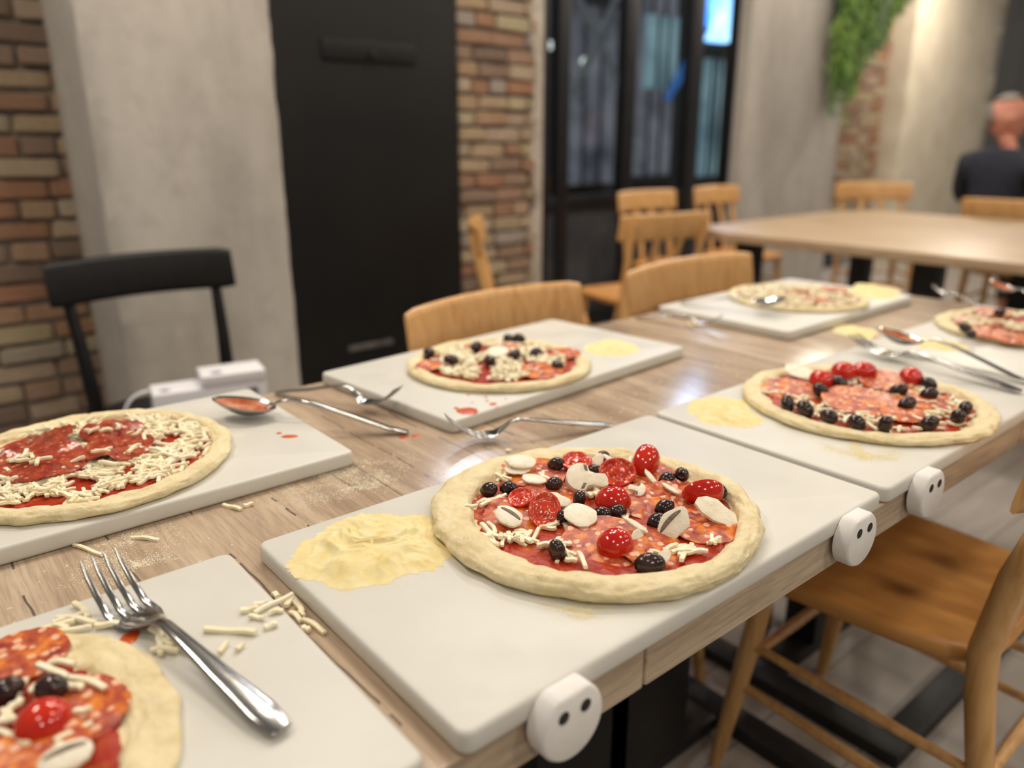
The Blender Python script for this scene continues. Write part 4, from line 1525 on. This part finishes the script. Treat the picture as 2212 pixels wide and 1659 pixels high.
def heap(name, label, poly, z, hgt, seed, mat='semolina', ridges=1.0, nth=72, nr=18, thin=False, dens=1.0):
    """poly: photograph outline on the plane; a low loose heap or film"""
    pts = [at(x, y, z) for x, y in poly]
    c_ = sum(pts, Vector()) / len(pts)
    angs = sorted((atan2(p_.y - c_.y, p_.x - c_.x), (p_ - c_).length) for p_ in pts)
    angs = [(angs[-1][0] - 2 * pi, angs[-1][1])] + angs + [(angs[0][0] + 2 * pi, angs[0][1])]

    def rad(a):
        for (a0, r0), (a1, r1) in zip(angs, angs[1:]):
            if a0 <= a <= a1:
                u_ = (a - a0) / max(1e-6, a1 - a0)
                u_ = u_ * u_ * (3 - 2 * u_)
                return r0 + (r1 - r0) * u_
        return angs[0][1]
    if thin:                        # loose dust: scattered grains
        mb = MB()
        gr = random.Random(seed * 7 + 1)
        area = sum(angs[i_][1] ** 2 for i_ in range(len(angs))) / len(angs) * pi
        for q_ in range(int(area * 520000 * dens)):
            a = gr.uniform(-pi, pi)
            q = sqrt(gr.random())
            r_ = rad(a) * q
            x, y = r_ * cos(a), r_ * sin(a)
            if gr.random() > (1 - smoothstep(0.45, 1.0, q)) * (0.25 + 0.9 * smoothstep(-0.25, 0.35, nz(x * 45, y * 45, seed) + 0.4 * nz(x * 130, y * 130, seed))):
                continue
            sg_ = gr.uniform(0.00035, 0.0008)
            b = gr.uniform(0, pi)
            mb.add([(x + sg_ * cos(b + t_ * 2.094), y + sg_ * sin(b + t_ * 2.094), 0.00005) for t_ in range(3)] + [(x, y, sg_ * 0.3)], [(0, 1, 3), (1, 2, 3), (2, 0, 3)])
        o = link(name, mb.mesh(name, 0), mat, loc=(c_.x, c_.y, ZB + z))
        return tag(o, label, 'semolina', None, 'stuff')
    mb = MB()
    rings, thick = [], []
    for k in range(nr + 1):
        q = max(0.02, k / nr)
        ring = []
        for j in range(nth):
            a = -pi + 2 * pi * j / nth
            r_ = rad(a) * q * (1 + (0.07 * nz(7 * cos(a), 7 * sin(a), seed) + 0.06 * nz(22 * cos(a), 22 * sin(a), seed) + 0.03 * nz(60 * cos(a), 60 * sin(a), seed)) * q)
            x, y = r_ * cos(a), r_ * sin(a)
            e = 1 - smoothstep(0.52, 1.0, q)
            wx, wy = x * 24 + nz(x * 18, y * 18, seed) * 1.5, y * 24 + nz(x * 18, y * 18, seed + 9) * 1.5
            rid = 0.30 + ridges * (1.5 * max(0.0, 0.32 - abs(nz(wx, wy, seed + 1))) + 0.9 * max(0.0, 0.22 - abs(nz(wx * 2.1, wy * 2.1, seed + 6))))
            zz = hgt * (0.03 + 0.97 * e) * max(0.05, rid)
            if k == nr:
                zz = -0.0001
            ring.append((x, y, zz + 0.0002))
            thick.append(1 - smoothstep(0.35, 1.0, q))
        rings.append(ring)
    mb.loft(rings, True, False)
    me = mb.mesh(name, 80)
    at_ = me.attributes.new('thick', 'FLOAT', 'POINT')
    for i_, v_ in enumerate(thick):
        at_.data[i_].value = v_
    o = link(name, me, mat, loc=(c_.x, c_.y, ZB + z))
    return tag(o, label, 'semolina', None, 'stuff')


c8 = lambda x, y: (540 + x / 2.724, 1050 + y / 2.724)
heap('semolina_heap', 'ridged yellow semolina heap left of the focused pizza', [c8(*p_) for p_ in ((225, 495), (300, 345), (420, 275), (530, 200), (720, 160), (900, 180), (1010, 160), (1090, 200), (1130, 330), (1180, 410), (1090, 490), (920, 520), (720, 590), (520, 612), (400, 560), (260, 540))], 0, 0.0105, 4, nth=160, nr=48)
heap('semolina_dust', 'faint semolina dust round the heap on the middle board', [c8(*p_) for p_ in ((150, 500), (250, 300), (500, 140), (900, 110), (1120, 130), (1250, 430), (1150, 560), (800, 640), (450, 670))], 0, 0, 5, 'semolina', thin=True, dens=0.8)
heap('semolina_dust', 'semolina smear under the front edge of the focused pizza', [(1130, 1295), (1180, 1270), (1260, 1290), (1345, 1300), (1345, 1325), (1290, 1345), (1200, 1325)], 0, 0, 6, 'semolina', thin=True, dens=2.4)
heap('semolina_heap', 'semolina heap left of the salami pizza right of centre', [cb(*p_) for p_ in ((235, 500), (300, 440), (420, 430), (530, 440), (600, 510), (660, 590), (600, 610), (450, 600), (340, 590), (280, 550))], 0, 0.007, 8)
heap('semolina_dust', 'arc of semolina smear in front of the salami pizza right of centre', [cb(*p_) for p_ in ((860, 670), (960, 700), (1200, 730), (1500, 745), (1760, 720), (1640, 790), (1400, 815), (1150, 790), (960, 740))], 0, 0, 12, 'semolina', thin=True, dens=2.4)
heap('semolina_heap', 'round semolina patch right of the back-row olive pizza', [(1260, 752), (1285, 740), (1320, 733), (1355, 740), (1378, 752), (1365, 765), (1330, 770), (1290, 768)], 0, 0.006, 13)
heap('semolina_heap', 'semolina patch on the rear right corner of the farthest board', [(1845, 622), (1870, 612), (1905, 618), (1935, 635), (1915, 646), (1880, 645)], 0, 0.008, 14)
heap('semolina_heap', 'semolina spill on the bare table before the farthest board', [(1800, 712), (1830, 702), (1865, 708), (1885, 725), (1870, 735), (1835, 725)], -BT, 0.004, 15)
heap('semolina_heap', 'semolina patch left of the pizza at the right edge', [(1975, 740), (2000, 728), (2040, 735), (2085, 745), (2080, 758), (2030, 757), (1995, 752)], 0, 0.006, 16)
heap('semolina_dust', 'yellow semolina streak on the table under the left board', [(190, 1180), (240, 1160), (300, 1142), (345, 1143), (345, 1168), (300, 1172), (240, 1185)], -BT, 0, 17, 'flour_pale', thin=True)
heap('semolina_dust', 'wide pale flour film on the table around the fork tines', [(130, 1290), (150, 1210), (240, 1150), (380, 1120), (430, 1160), (390, 1200), (300, 1230), (260, 1270), (190, 1290)], -BT, 0, 18, 'flour_pale', thin=True)
heap('semolina_dust', 'pale flour film on the table right of the left board', [(560, 1080), (650, 1020), (800, 980), (920, 970), (900, 1020), (760, 1080), (620, 1110)], -BT, 0, 19, 'flour_pale', thin=True)
# crumbs
mb = MB()
for q in range(260):
    x = rs.uniform(-0.25, 1.05)
    y = rs.uniform(0.36, 0.50)
    if x < -0.02 and rs.random() < 0.4:
        y = rs.uniform(0.36, 0.49)
    s = rs.uniform(0.0003, 0.0007)
    a = rs.uniform(0, pi)
    ln = s * rs.uniform(1, 4)
    dx, dy = cos(a) * ln, sin(a) * ln
    ex, ey = -sin(a) * s, cos(a) * s
    z = ZT + 0.0001
    mb.add([(x - dx - ex, y - dy - ey, z), (x + dx - ex, y + dy - ey, z), (x + dx + ex, y + dy + ey, z), (x - dx + ex, y - dy + ey, z), (x, y, z + s * 1.2)], [(0, 1, 4), (1, 2, 4), (2, 3, 4), (3, 0, 4), (3, 2, 1, 0)])
tag(link('crumbs', mb.mesh('crumbs', 0), 'cheese'), 'tiny pale crumbs strewn on the table between the two rows of boards', 'crumbs', None, 'stuff')


def sauce_spot(label, px, py, z, rx, ry, hgt=0.0008, group='sauce splashes'):
    c_ = at(px, py, z)
    mb = MB()
    N = 22
    rings = []
    sd = rs.uniform(0, 50)
    for q, zz in ((1.0, 0.0001), (0.93, hgt * 0.7), (0.6, hgt), (0.1, hgt * 1.05)):
        rings.append([((HR * (rx * q * cos(2 * pi * j / N) * (1 + 0.25 * nz(2 * cos(2 * pi * j / N), 2 * sin(2 * pi * j / N), sd))) + HF * (ry * q * sin(2 * pi * j / N) * (1 + 0.25 * nz(2 * cos(2 * pi * j / N), 2 * sin(2 * pi * j / N), sd + 3)))) + Vector((0, 0, zz))) for j in range(N)])
    mb.loft(rings, False, True)
    return tag(link('sauce_spot', mb.mesh('sauce_spot', 60), 'sauce_drop', loc=(c_.x, c_.y, ZB + z)), label, 'sauce', group)


sauce_spot('biggest orange sauce blot at the near corner of the back-row board', 1010, 888, 0, 0.017, 0.017)
for px, py, r_ in ((985, 882, 0.004), (1012, 853, 0.003), (1050, 858, 0.003), (1065, 873, 0.006), (1052, 866, 0.003), (1092, 862, 0.002), (1020, 870, 0.002), (1075, 880, 0.002)):
    sauce_spot('small sauce speck near the big blot on the back-row board', px, py, 0, r_, r_ * 1.2, 0.0004, 'sauce specks on the back-row board')
for px, py, r_ in ((1043, 925, 0.003), (1078, 930, 0.0035), (1128, 923, 0.0035), (1100, 922, 0.002)):
    sauce_spot('small sauce speck on the table in front of the back-row board', px, py, -BT, r_, r_ * 1.1, 0.0004, 'sauce specks on the table')
sauce_spot('sauce smear on the left board below the spoon', 625, 943, 0, 0.012, 0.006, 0.0005)
sauce_spot('tiny sauce dab left of the smear on the left board', 603, 936, 0, 0.004, 0.004, 0.0005)
sauce_spot('larger sauce drop on the table at the spoon handle tip', 872, 946, -BT, 0.008, 0.005)
sauce_spot('smaller sauce drop on the table right of the handle tip', 898, 942, -BT, 0.006, 0.006)
sauce_spot('red sauce drop between fork and pizza on the near left board', 278, 1380, 0, 0.007, 0.013)


# ================================================================== CUTLERY
def sweep_profile(prof, n=12):
    """prof rows: s, z, half width, half thickness"""
    mb = MB()
    mb.tube([(s, 0, z) for s, z, w, h_ in prof], [(w, h_) for s, z, w, h_ in prof], n, sq=0.75)
    return mb


def place(p_from, p_to, roll=0.0):
    x = (p_to - p_from)
    m_ = basis(x, UP, p_from)
    return m_ @ Matrix.Rotation(roll, 4, 'X'), x.length


def fork(label, p_end, p_tip, roll=0.0, arch=1.0, flip=False, wide=1.0, tine=None):
    m_, ln = place(p_end, p_tip, roll)
    k = ln / 0.205
    f_ = thing('fork', label, 'fork', mw=m_ @ Matrix.Diagonal((k, k * wide, k, 1)), group='steel forks')
    A_ = arch
    hd = [(0.0, 0.0015, 0.0035, 0.0009), (0.002, 0.0016, 0.0055, 0.0014), (0.02, 0.003 * A_, 0.0068, 0.0020), (0.06, 0.006 * A_, 0.0052, 0.0021), (0.10, 0.010 * A_, 0.0036, 0.0020),
          (0.118, 0.0115 * A_, 0.0031, 0.0019), (0.130, 0.0095 * A_, 0.0034, 0.0017), (0.139, 0.005 * A_, 0.0060, 0.0013), (0.147, 0.0022, 0.0100, 0.0010), (0.156, 0.0012, 0.0118, 0.0009), (0.162, 0.0012, 0.0118, 0.0008)]
    link('handle', sweep_profile(hd, 14).mesh('handle', 60), 'cutlery_steel', f_)
    A_ = tine or arch
    for q in range(4):
        y = (q - 1.5) * 0.0064
        mb = MB()
        pts = [(0.158, y, 0.0012), (0.172, y * 0.98, 0.0018), (0.186, y * 0.96, 0.0052 * A_), (0.197, y * 0.94, 0.0098 * A_), (0.205, y * 0.92, 0.0140 * A_)]
        mb.tube(pts, [(0.0022, 0.0009), (0.0020, 0.0010), (0.0018, 0.0010), (0.0014, 0.0009), (0.0006, 0.0005)], 8, sq=0.8)
        link('tine', mb.mesh('tine', 60), 'cutlery_steel', f_)
    return f_


def spoon(label, p_end, p_tip, roll=0.0, arch=1.0, sauce=True, tilt=0.0):
    m_, ln = place(p_end, p_tip, roll)
    k = ln / 0.205
    s_ = thing('spoon', label, 'spoon', mw=m_ @ Matrix.Diagonal((k, k, k, 1)), group='steel spoons')
    A_ = arch
    hd = [(0.0, 0.0015, 0.0035, 0.0009), (0.002, 0.0016, 0.0055, 0.0014), (0.02, 0.003, 0.0066, 0.0019), (0.06, 0.009 * A_, 0.0050, 0.0020), (0.10, 0.015 * A_, 0.0036, 0.0020),
          (0.122, 0.0165 * A_, 0.0031, 0.0019), (0.136, 0.0135 * A_, 0.0038, 0.0016), (0.144, 0.0120, 0.0060, 0.0010), (0.148, 0.0112, 0.0075, 0.0007)]
    link('handle', sweep_profile(hd, 14).mesh('handle', 60), 'cutlery_steel', s_)

    def bowl(off, qmax, flat):
        mb = MB()
        rings = []
        for k_ in range(9):
            q = max(0.04, k_ / 8) * qmax
            ring = []
            for j in range(28):
                th = 2 * pi * j / 28
                x = 0.172 + 0.033 * q * cos(th)
                y = 0.0205 * q * sin(th) * (1 - 0.16 * cos(th))
                z = 0.0125 - 0.0118 * (1 - q * q) + (0.002 * cos(th) * q)
                if flat:
                    z = max(z + 0.0006, 0.0052 + 0.0008 * nz(x * 120, y * 120, 3))
                ring.append((x, y, z + off))
            rings.append(ring)
        return rings
    mb = MB()
    b1, b2 = bowl(0.0005, 1.0, False), bowl(-0.0006, 1.0, False)
    mb.loft([*b1, *reversed(b2)], True, True)
    bo = link('bowl', mb.mesh('bowl', 60), 'cutlery_steel', s_)
    if sauce:
        mb = MB()
        mb.loft(bowl(0.0003, 0.90, True), True, False)
        link('sauce_film', mb.mesh('sauce_film', 60), 'spoon_sauce', s_)
    return s_


H2 = Vector((0, 0, 1))
fork('large fork in the foreground with tines over the table edge', at(612, 1583, 0.003), at(612, 1583, 0.003) + (at(300, 1338, 0.002) - at(612, 1583, 0.003)) * (0.205 / 0.156), 0.0, 1.1, wide=1.25, tine=2.05)
spoon('sauce-smeared spoon lying over the corner of the left board', at(882, 936, -BT + 0.002), at(459, 888, 0.010), 0.06, 1.35)
fork('blurred fork lying against the side of the back-row board', at(596, 850, -BT + 0.002), at(866, 876, -BT + 0.020), 0.0, 1.7)
fork('fork resting with its head behind the focused pizza board', Vector((0.555, 0.378, ZT + 0.003)), at(962, 946, -BT + 0.012), 0.0, 1.5, tine=1.9)
fork('dark fork between the back-row board and the farthest board', at(1374, 688, -BT + 0.002), at(1560, 701, -BT + 0.016), 0.0, 1.5)
fork('fork lying beside the spoon on the seam of the right boards', at(2205, 848, 0.003), at(1840, 744, 0.012), 0.0, 1.0)
spoon('saucy spoon lying beside a fork on the seam of the right boards', at(2225, 828, 0.003), at(1890, 728, 0.024), 0.1, 1.2)
spoon('saucy spoon propped up behind the pizza at the right edge', at(2300, 690, -BT + 0.004), at(2133, 618, 0.016), 0.1, 1.2)
fork('pale fork sticking up past the far rim of the table', at(2130, 668, -BT + 0.003), at(2012, 622, 0.010), 0.0, 1.0)
spoon('small spoon on the front rim of the farthest pizza', at(1470, 655, 0.004), at(1700, 662, 0.022), 0.0, 1.0, False)

# ================================================================== CARTON ON THE BLACK CHAIR
ct = thing('printed_carton', 'white printed carton standing on the black chair seat', 'carton', (0.37, 1.60, 0.4605), -0.20)
mb = MB()
mb.box((-0.135, -0.05, 0.0), (0.135, 0.05, 0.105), 0.004)
link('box', mb.mesh('box', 30), 'printed_card', ct)
mb = MB()
mb.box((-0.02, -0.052, 0.105), (0.135, 0.05, 0.135), 0.004)
link('lid', mb.mesh('lid', 30), 'printed_card', ct)
for x, z, w, h_ in ((0.06, 0.05, 0.012, 0.02), (0.0, 0.018, 0.03, 0.008), (-0.07, 0.06, 0.02, 0.01), (0.10, 0.08, 0.012, 0.012)):
    mb = MB()
    mb.box((x - w, -0.0515, z - h_), (x + w, -0.0495, z + h_), 0.0004)
    link('print_mark', mb.mesh('print_mark', 30), 'grey_print', ct)
mb = MB()
pts = [Vector((-0.142 - 0.06 * sin(pi * k / 12), -0.02, 0.105 * cos(pi * k / 12) * 0.5 + 0.055)) for k in range(13)]
mb.tube(pts, 0.004, 8)
tag(link('cord', mb.mesh('cord', 60), 'printed_card', mw=Matrix.Translation((0.37, 1.585, 0.4605 + 0.006)) @ Matrix.Rotation(-0.2, 4, 'Z')), 'pale looped cord hanging beside the carton on the black chair', 'cord')

# ================================================================== HANGING PLANT
hp_top = aty(1905, -60, 2.85)
pl = thing('hanging_plant', 'long trailing green plant hanging before the distant brick bay', 'plant', (hp_top.x, 2.85, 0))
ztop = hp_top.z + 0.10
lbox((-0.54, -0.10, ztop), (0.50, 0.12, ztop + 0.18), 'planter', 'planter_dark', pl, 0.01)
rs = random.Random(5)
for mname, cnt, sd in (('leaf_green', 110, 1), ('leaf_green_grey', 60, 2)):
    mb = MB()
    for q in range(cnt):
        x0 = rs.uniform(-0.50, 0.46)
        u_ = (x0 + 0.50) / 0.96
        ln = (ztop - 1.16) * max(0.12, (1 - 0.80 * u_)) * rs.uniform(0.72, 1.02)
        if u_ < 0.06:
            ln *= 0.8
        y0 = rs.uniform(-0.09, 0.09)
        ph = rs.uniform(0, 9)
        n_ = int(ln / 0.030)
        for k in range(n_):
            z = ztop + 0.02 - ln * k / max(1, n_)
            tt = k / max(1, n_)
            x = x0 - 0.06 * tt * (1 if u_ > 0.3 else -0.5) + 0.02 * sin(ph + z * 9)
            y = y0 * (1 - tt * 0.4) + 0.015 * sin(ph * 2 + z * 7)
            for s in range(2):
                a = rs.uniform(0, 2 * pi)
                d = Vector((cos(a), sin(a), -0.9 - rs.random())).normalized()
                L2 = rs.uniform(0.05, 0.09)
                wv = d.cross(Vector((sin(a), -cos(a), 0.3))).normalized() * rs.uniform(0.006, 0.011)
                p0 = Vector((x, y, z))
                pm = p0 + d * L2 * 0.5
                mb.add([p0, pm + wv, p0 + d * L2, pm - wv], [(0, 1, 2, 3)])
    fo = link('foliage', mb.mesh('foliage', 0), mname, pl)
    fo['kind'] = 'stuff'

# ================================================================== SEATED MAN
pc = atd(2178, 250, 4.42)
PX, PY = pc.x + 0.02, pc.y


def skin_body(name, joints, edges, parent, mat, sub=2, roots=(0,)):
    me = bpy.data.meshes.new(name)
    me.from_pydata([j[0] for j in joints], edges, [])
    o = link(name, me, mat, parent)
    md = o.modifiers.new('skin', 'SKIN')
    sk = me.skin_vertices[0].data if me.skin_vertices else None
    if sk is None:
        bpy.context.view_layer.objects.active = o
        o.select_set(True)
        bpy.ops.mesh.customdata_skin_add() if hasattr(bpy.ops.mesh, 'customdata_skin_add') else None
        sk = me.skin_vertices[0].data
    for i_, j in enumerate(joints):
        r_ = j[1]
        sk[i_].radius = r_ if isinstance(r_, tuple) else (r_, r_)
        sk[i_].use_root = i_ in roots
    md.use_smooth_shade = True
    sb = o.modifiers.new('sub', 'SUBSURF')
    sb.levels = sb.render_levels = sub
    return o


# local frame: faces +y, floor origin under the hips
man = thing('person', 'man with grey hair in a navy shirt sitting with his back to the long table', 'person', (PX + 0.02, PY, 0), -pi / 2 - 0.25)
J = [((0, 0, 0.53), (0.11, 0.08)), ((0, -0.02, 0.70), (0.11, 0.07)), ((0, -0.01, 0.88), (0.115, 0.07)), ((0, 0.0, 1.02), (0.09, 0.055)), ((0, 0.03, 1.10), 0.054), ((-0.04, 0.045, 1.18), 0.055),
     ((-0.19, 0.0, 1.01), 0.045), ((-0.26, 0.06, 0.80), 0.042), ((-0.18, 0.28, 0.76), 0.038), ((0.19, 0.0, 1.01), 0.045), ((0.26, 0.06, 0.80), 0.042), ((0.18, 0.28, 0.76), 0.038),
     ((-0.10, 0.05, 0.52), 0.085), ((-0.13, 0.44, 0.52), 0.062), ((-0.13, 0.46, 0.10), 0.042), ((-0.13, 0.58, 0.045), 0.035),
     ((0.10, 0.05, 0.52), 0.085), ((0.13, 0.44, 0.52), 0.062), ((0.13, 0.46, 0.10), 0.042), ((0.13, 0.58, 0.045), 0.035),
     ((-0.17, 0.37, 0.755), (0.032, 0.018)), ((0.17, 0.37, 0.755), (0.032, 0.018))]
Ed = [(0, 1), (1, 2), (2, 3), (3, 4), (4, 5), (3, 6), (6, 7), (7, 8), (3, 9), (9, 10), (10, 11), (0, 12), (12, 13), (13, 14), (14, 15), (0, 16), (16, 17), (17, 18), (18, 19), (8, 20), (11, 21)]
# fingers
for s, hb in ((-1, 20), (1, 21)):
    for q in range(4):
        bx = s * (0.17 + (q - 1.5) * 0.018)
        i0 = len(J)
        ln = (0.034, 0.042, 0.039, 0.03)[q]
        J += [((bx, 0.405, 0.752), 0.009), ((bx, 0.405 + ln, 0.748), 0.008), ((bx, 0.405 + ln * 1.7, 0.738), 0.0065)]
        Ed += [(hb, i0), (i0, i0 + 1), (i0 + 1, i0 + 2)]
    i0 = len(J)
    J += [((s * 0.135, 0.37, 0.752), 0.010), ((s * 0.118, 0.405, 0.748), 0.008)]
    Ed += [(hb, i0), (i0, i0 + 1)]


def try_body():
    return skin_body('body', J, Ed, man, 'skin', 1)


try:
    try_body()
except Exception as ex:
    print('BODY', ex)
# head: one shaped surface with brow, nose, mouth and chin
yaw = -0.75


def head_mesh():
    mb = MB()
    rings = []
    NR, NS = 26, 32
    for k in range(NR + 1):
        ph = pi * k / NR
        zz = -cos(ph)
        ring = []
        for j in range(NS):
            th = 2 * pi * j / NS
            x, y = sin(ph) * cos(th), sin(ph) * sin(th)
            X, Y, Z = x * 0.078, y * 0.100, zz * 0.122
            front = max(0.0, sin(th)) ** 2
            if zz < 0:
                X *= 1 - 0.22 * (-zz)
                if y < 0:
                    Y *= 1 - 0.35 * (-zz)
            fx = math.exp(-(X / 0.012) ** 2)
            Y += front * fx * 0.024 * math.exp(-((Z + 0.018) / 0.020) ** 2)
            Y += front * fx * 0.008 * math.exp(-((Z - 0.005) / 0.02) ** 2)
            Y -= front * 0.010 * math.exp(-((abs(X) - 0.032) / 0.013) ** 2) * math.exp(-((Z - 0.006) / 0.011) ** 2)
            Y += front * 0.006 * math.exp(-((Z - 0.026) / 0.010) ** 2)
            Y += front * 0.006 * math.exp(-(X / 0.022) ** 2) * math.exp(-((Z + 0.056) / 0.009) ** 2)
            Y += front * 0.008 * math.exp(-(X / 0.025) ** 2) * math.exp(-((Z + 0.092) / 0.014) ** 2)
            for s in (-1, 1):
                g_ = math.exp(-((Y + 0.005) / 0.016) ** 2) * math.exp(-((Z + 0.010) / 0.026) ** 2)
                if X * s > 0.05:
                    X += s * 0.016 * g_
            ring.append((X, Y, Z))
        rings.append(ring)
    mb.loft(rings)
    return mb


hm = Matrix.Translation((-0.055, 0.055, 1.262)) @ Matrix.Rotation(yaw, 4, 'Z') @ Matrix.Rotation(0.06, 4, 'X') @ Matrix.Diagonal((1.1, 1.1, 1.06, 1))
hd = link('head', head_mesh().mesh('head', 80), 'skin', man, mw=hm)
mb = MB()
src = head_mesh()
keep = {}
for f_ in src.f:
    cz = sum(src.v[i][2] for i in f_) / len(f_)
    cy_ = sum(src.v[i][1] for i in f_) / len(f_)
    if len(f_) == 4 and (cz > 0.088 + 0.25 * max(0, cy_) or (cy_ < -0.075 and cz > -0.035)):
        idx = []
        for i in f_:
            if i not in keep:
                keep[i] = len(mb.v)
                X, Y, Z = src.v[i]
                n_ = Vector((X, Y, Z)).normalized() * 0.004
                mb.v.append((X + n_.x, Y + n_.y, Z + n_.z))
            idx.append(keep[i])
        mb.f.append(tuple(idx))
hr = link('hair', mb.mesh('hair', 80), 'hair_grey', hd)
sm = hr.modifiers.new('thick', 'SOLIDIFY')
sm.thickness = 0.006
sm.offset = 0
for s in (-1, 1):
    mb = MB()
    mb.lathe([(0.001, -0.006), (0.006, -0.004), (0.0078, 0), (0.006, 0.004), (0.001, 0.006)], 12)
    link('eye', mb.mesh('eye', 60), 'shirt_navy', hd, loc=(s * 0.031, 0.083, 0.006))
# clothes
Js = [((0, 0, 0.56), (0.155, 0.125)), ((0, -0.02, 0.72), (0.16, 0.118)), ((0, -0.01, 0.88), (0.175, 0.122)), ((0, 0.0, 1.02), (0.165, 0.105)), ((0, 0.018, 1.10), 0.075),
      ((-0.20, 0.0, 1.015), 0.078), ((-0.27, 0.06, 0.82), 0.062), ((-0.22, 0.20, 0.775), 0.052), ((0.20, 0.0, 1.015), 0.078), ((0.27, 0.06, 0.82), 0.062), ((0.22, 0.20, 0.775), 0.052)]
Es = [(0, 1), (1, 2), (2, 3), (3, 4), (3, 5), (5, 6), (6, 7), (3, 8), (8, 9), (9, 10)]
Jt = [((0, 0, 0.545), (0.15, 0.115)), ((-0.10, 0.06, 0.525), 0.092), ((-0.13, 0.44, 0.525), 0.07), ((-0.13, 0.465, 0.13), 0.055), ((0.10, 0.06, 0.525), 0.092), ((0.13, 0.44, 0.525), 0.07), ((0.13, 0.465, 0.13), 0.055)]
Et = [(0, 1), (1, 2), (2, 3), (0, 4), (4, 5), (5, 6)]
try:
    skin_body('shirt', Js, Es, man, 'shirt_navy')
    skin_body('trousers', Jt, Et, man, 'trousers_dark')
except Exception as ex:
    print('CLOTHES', ex)
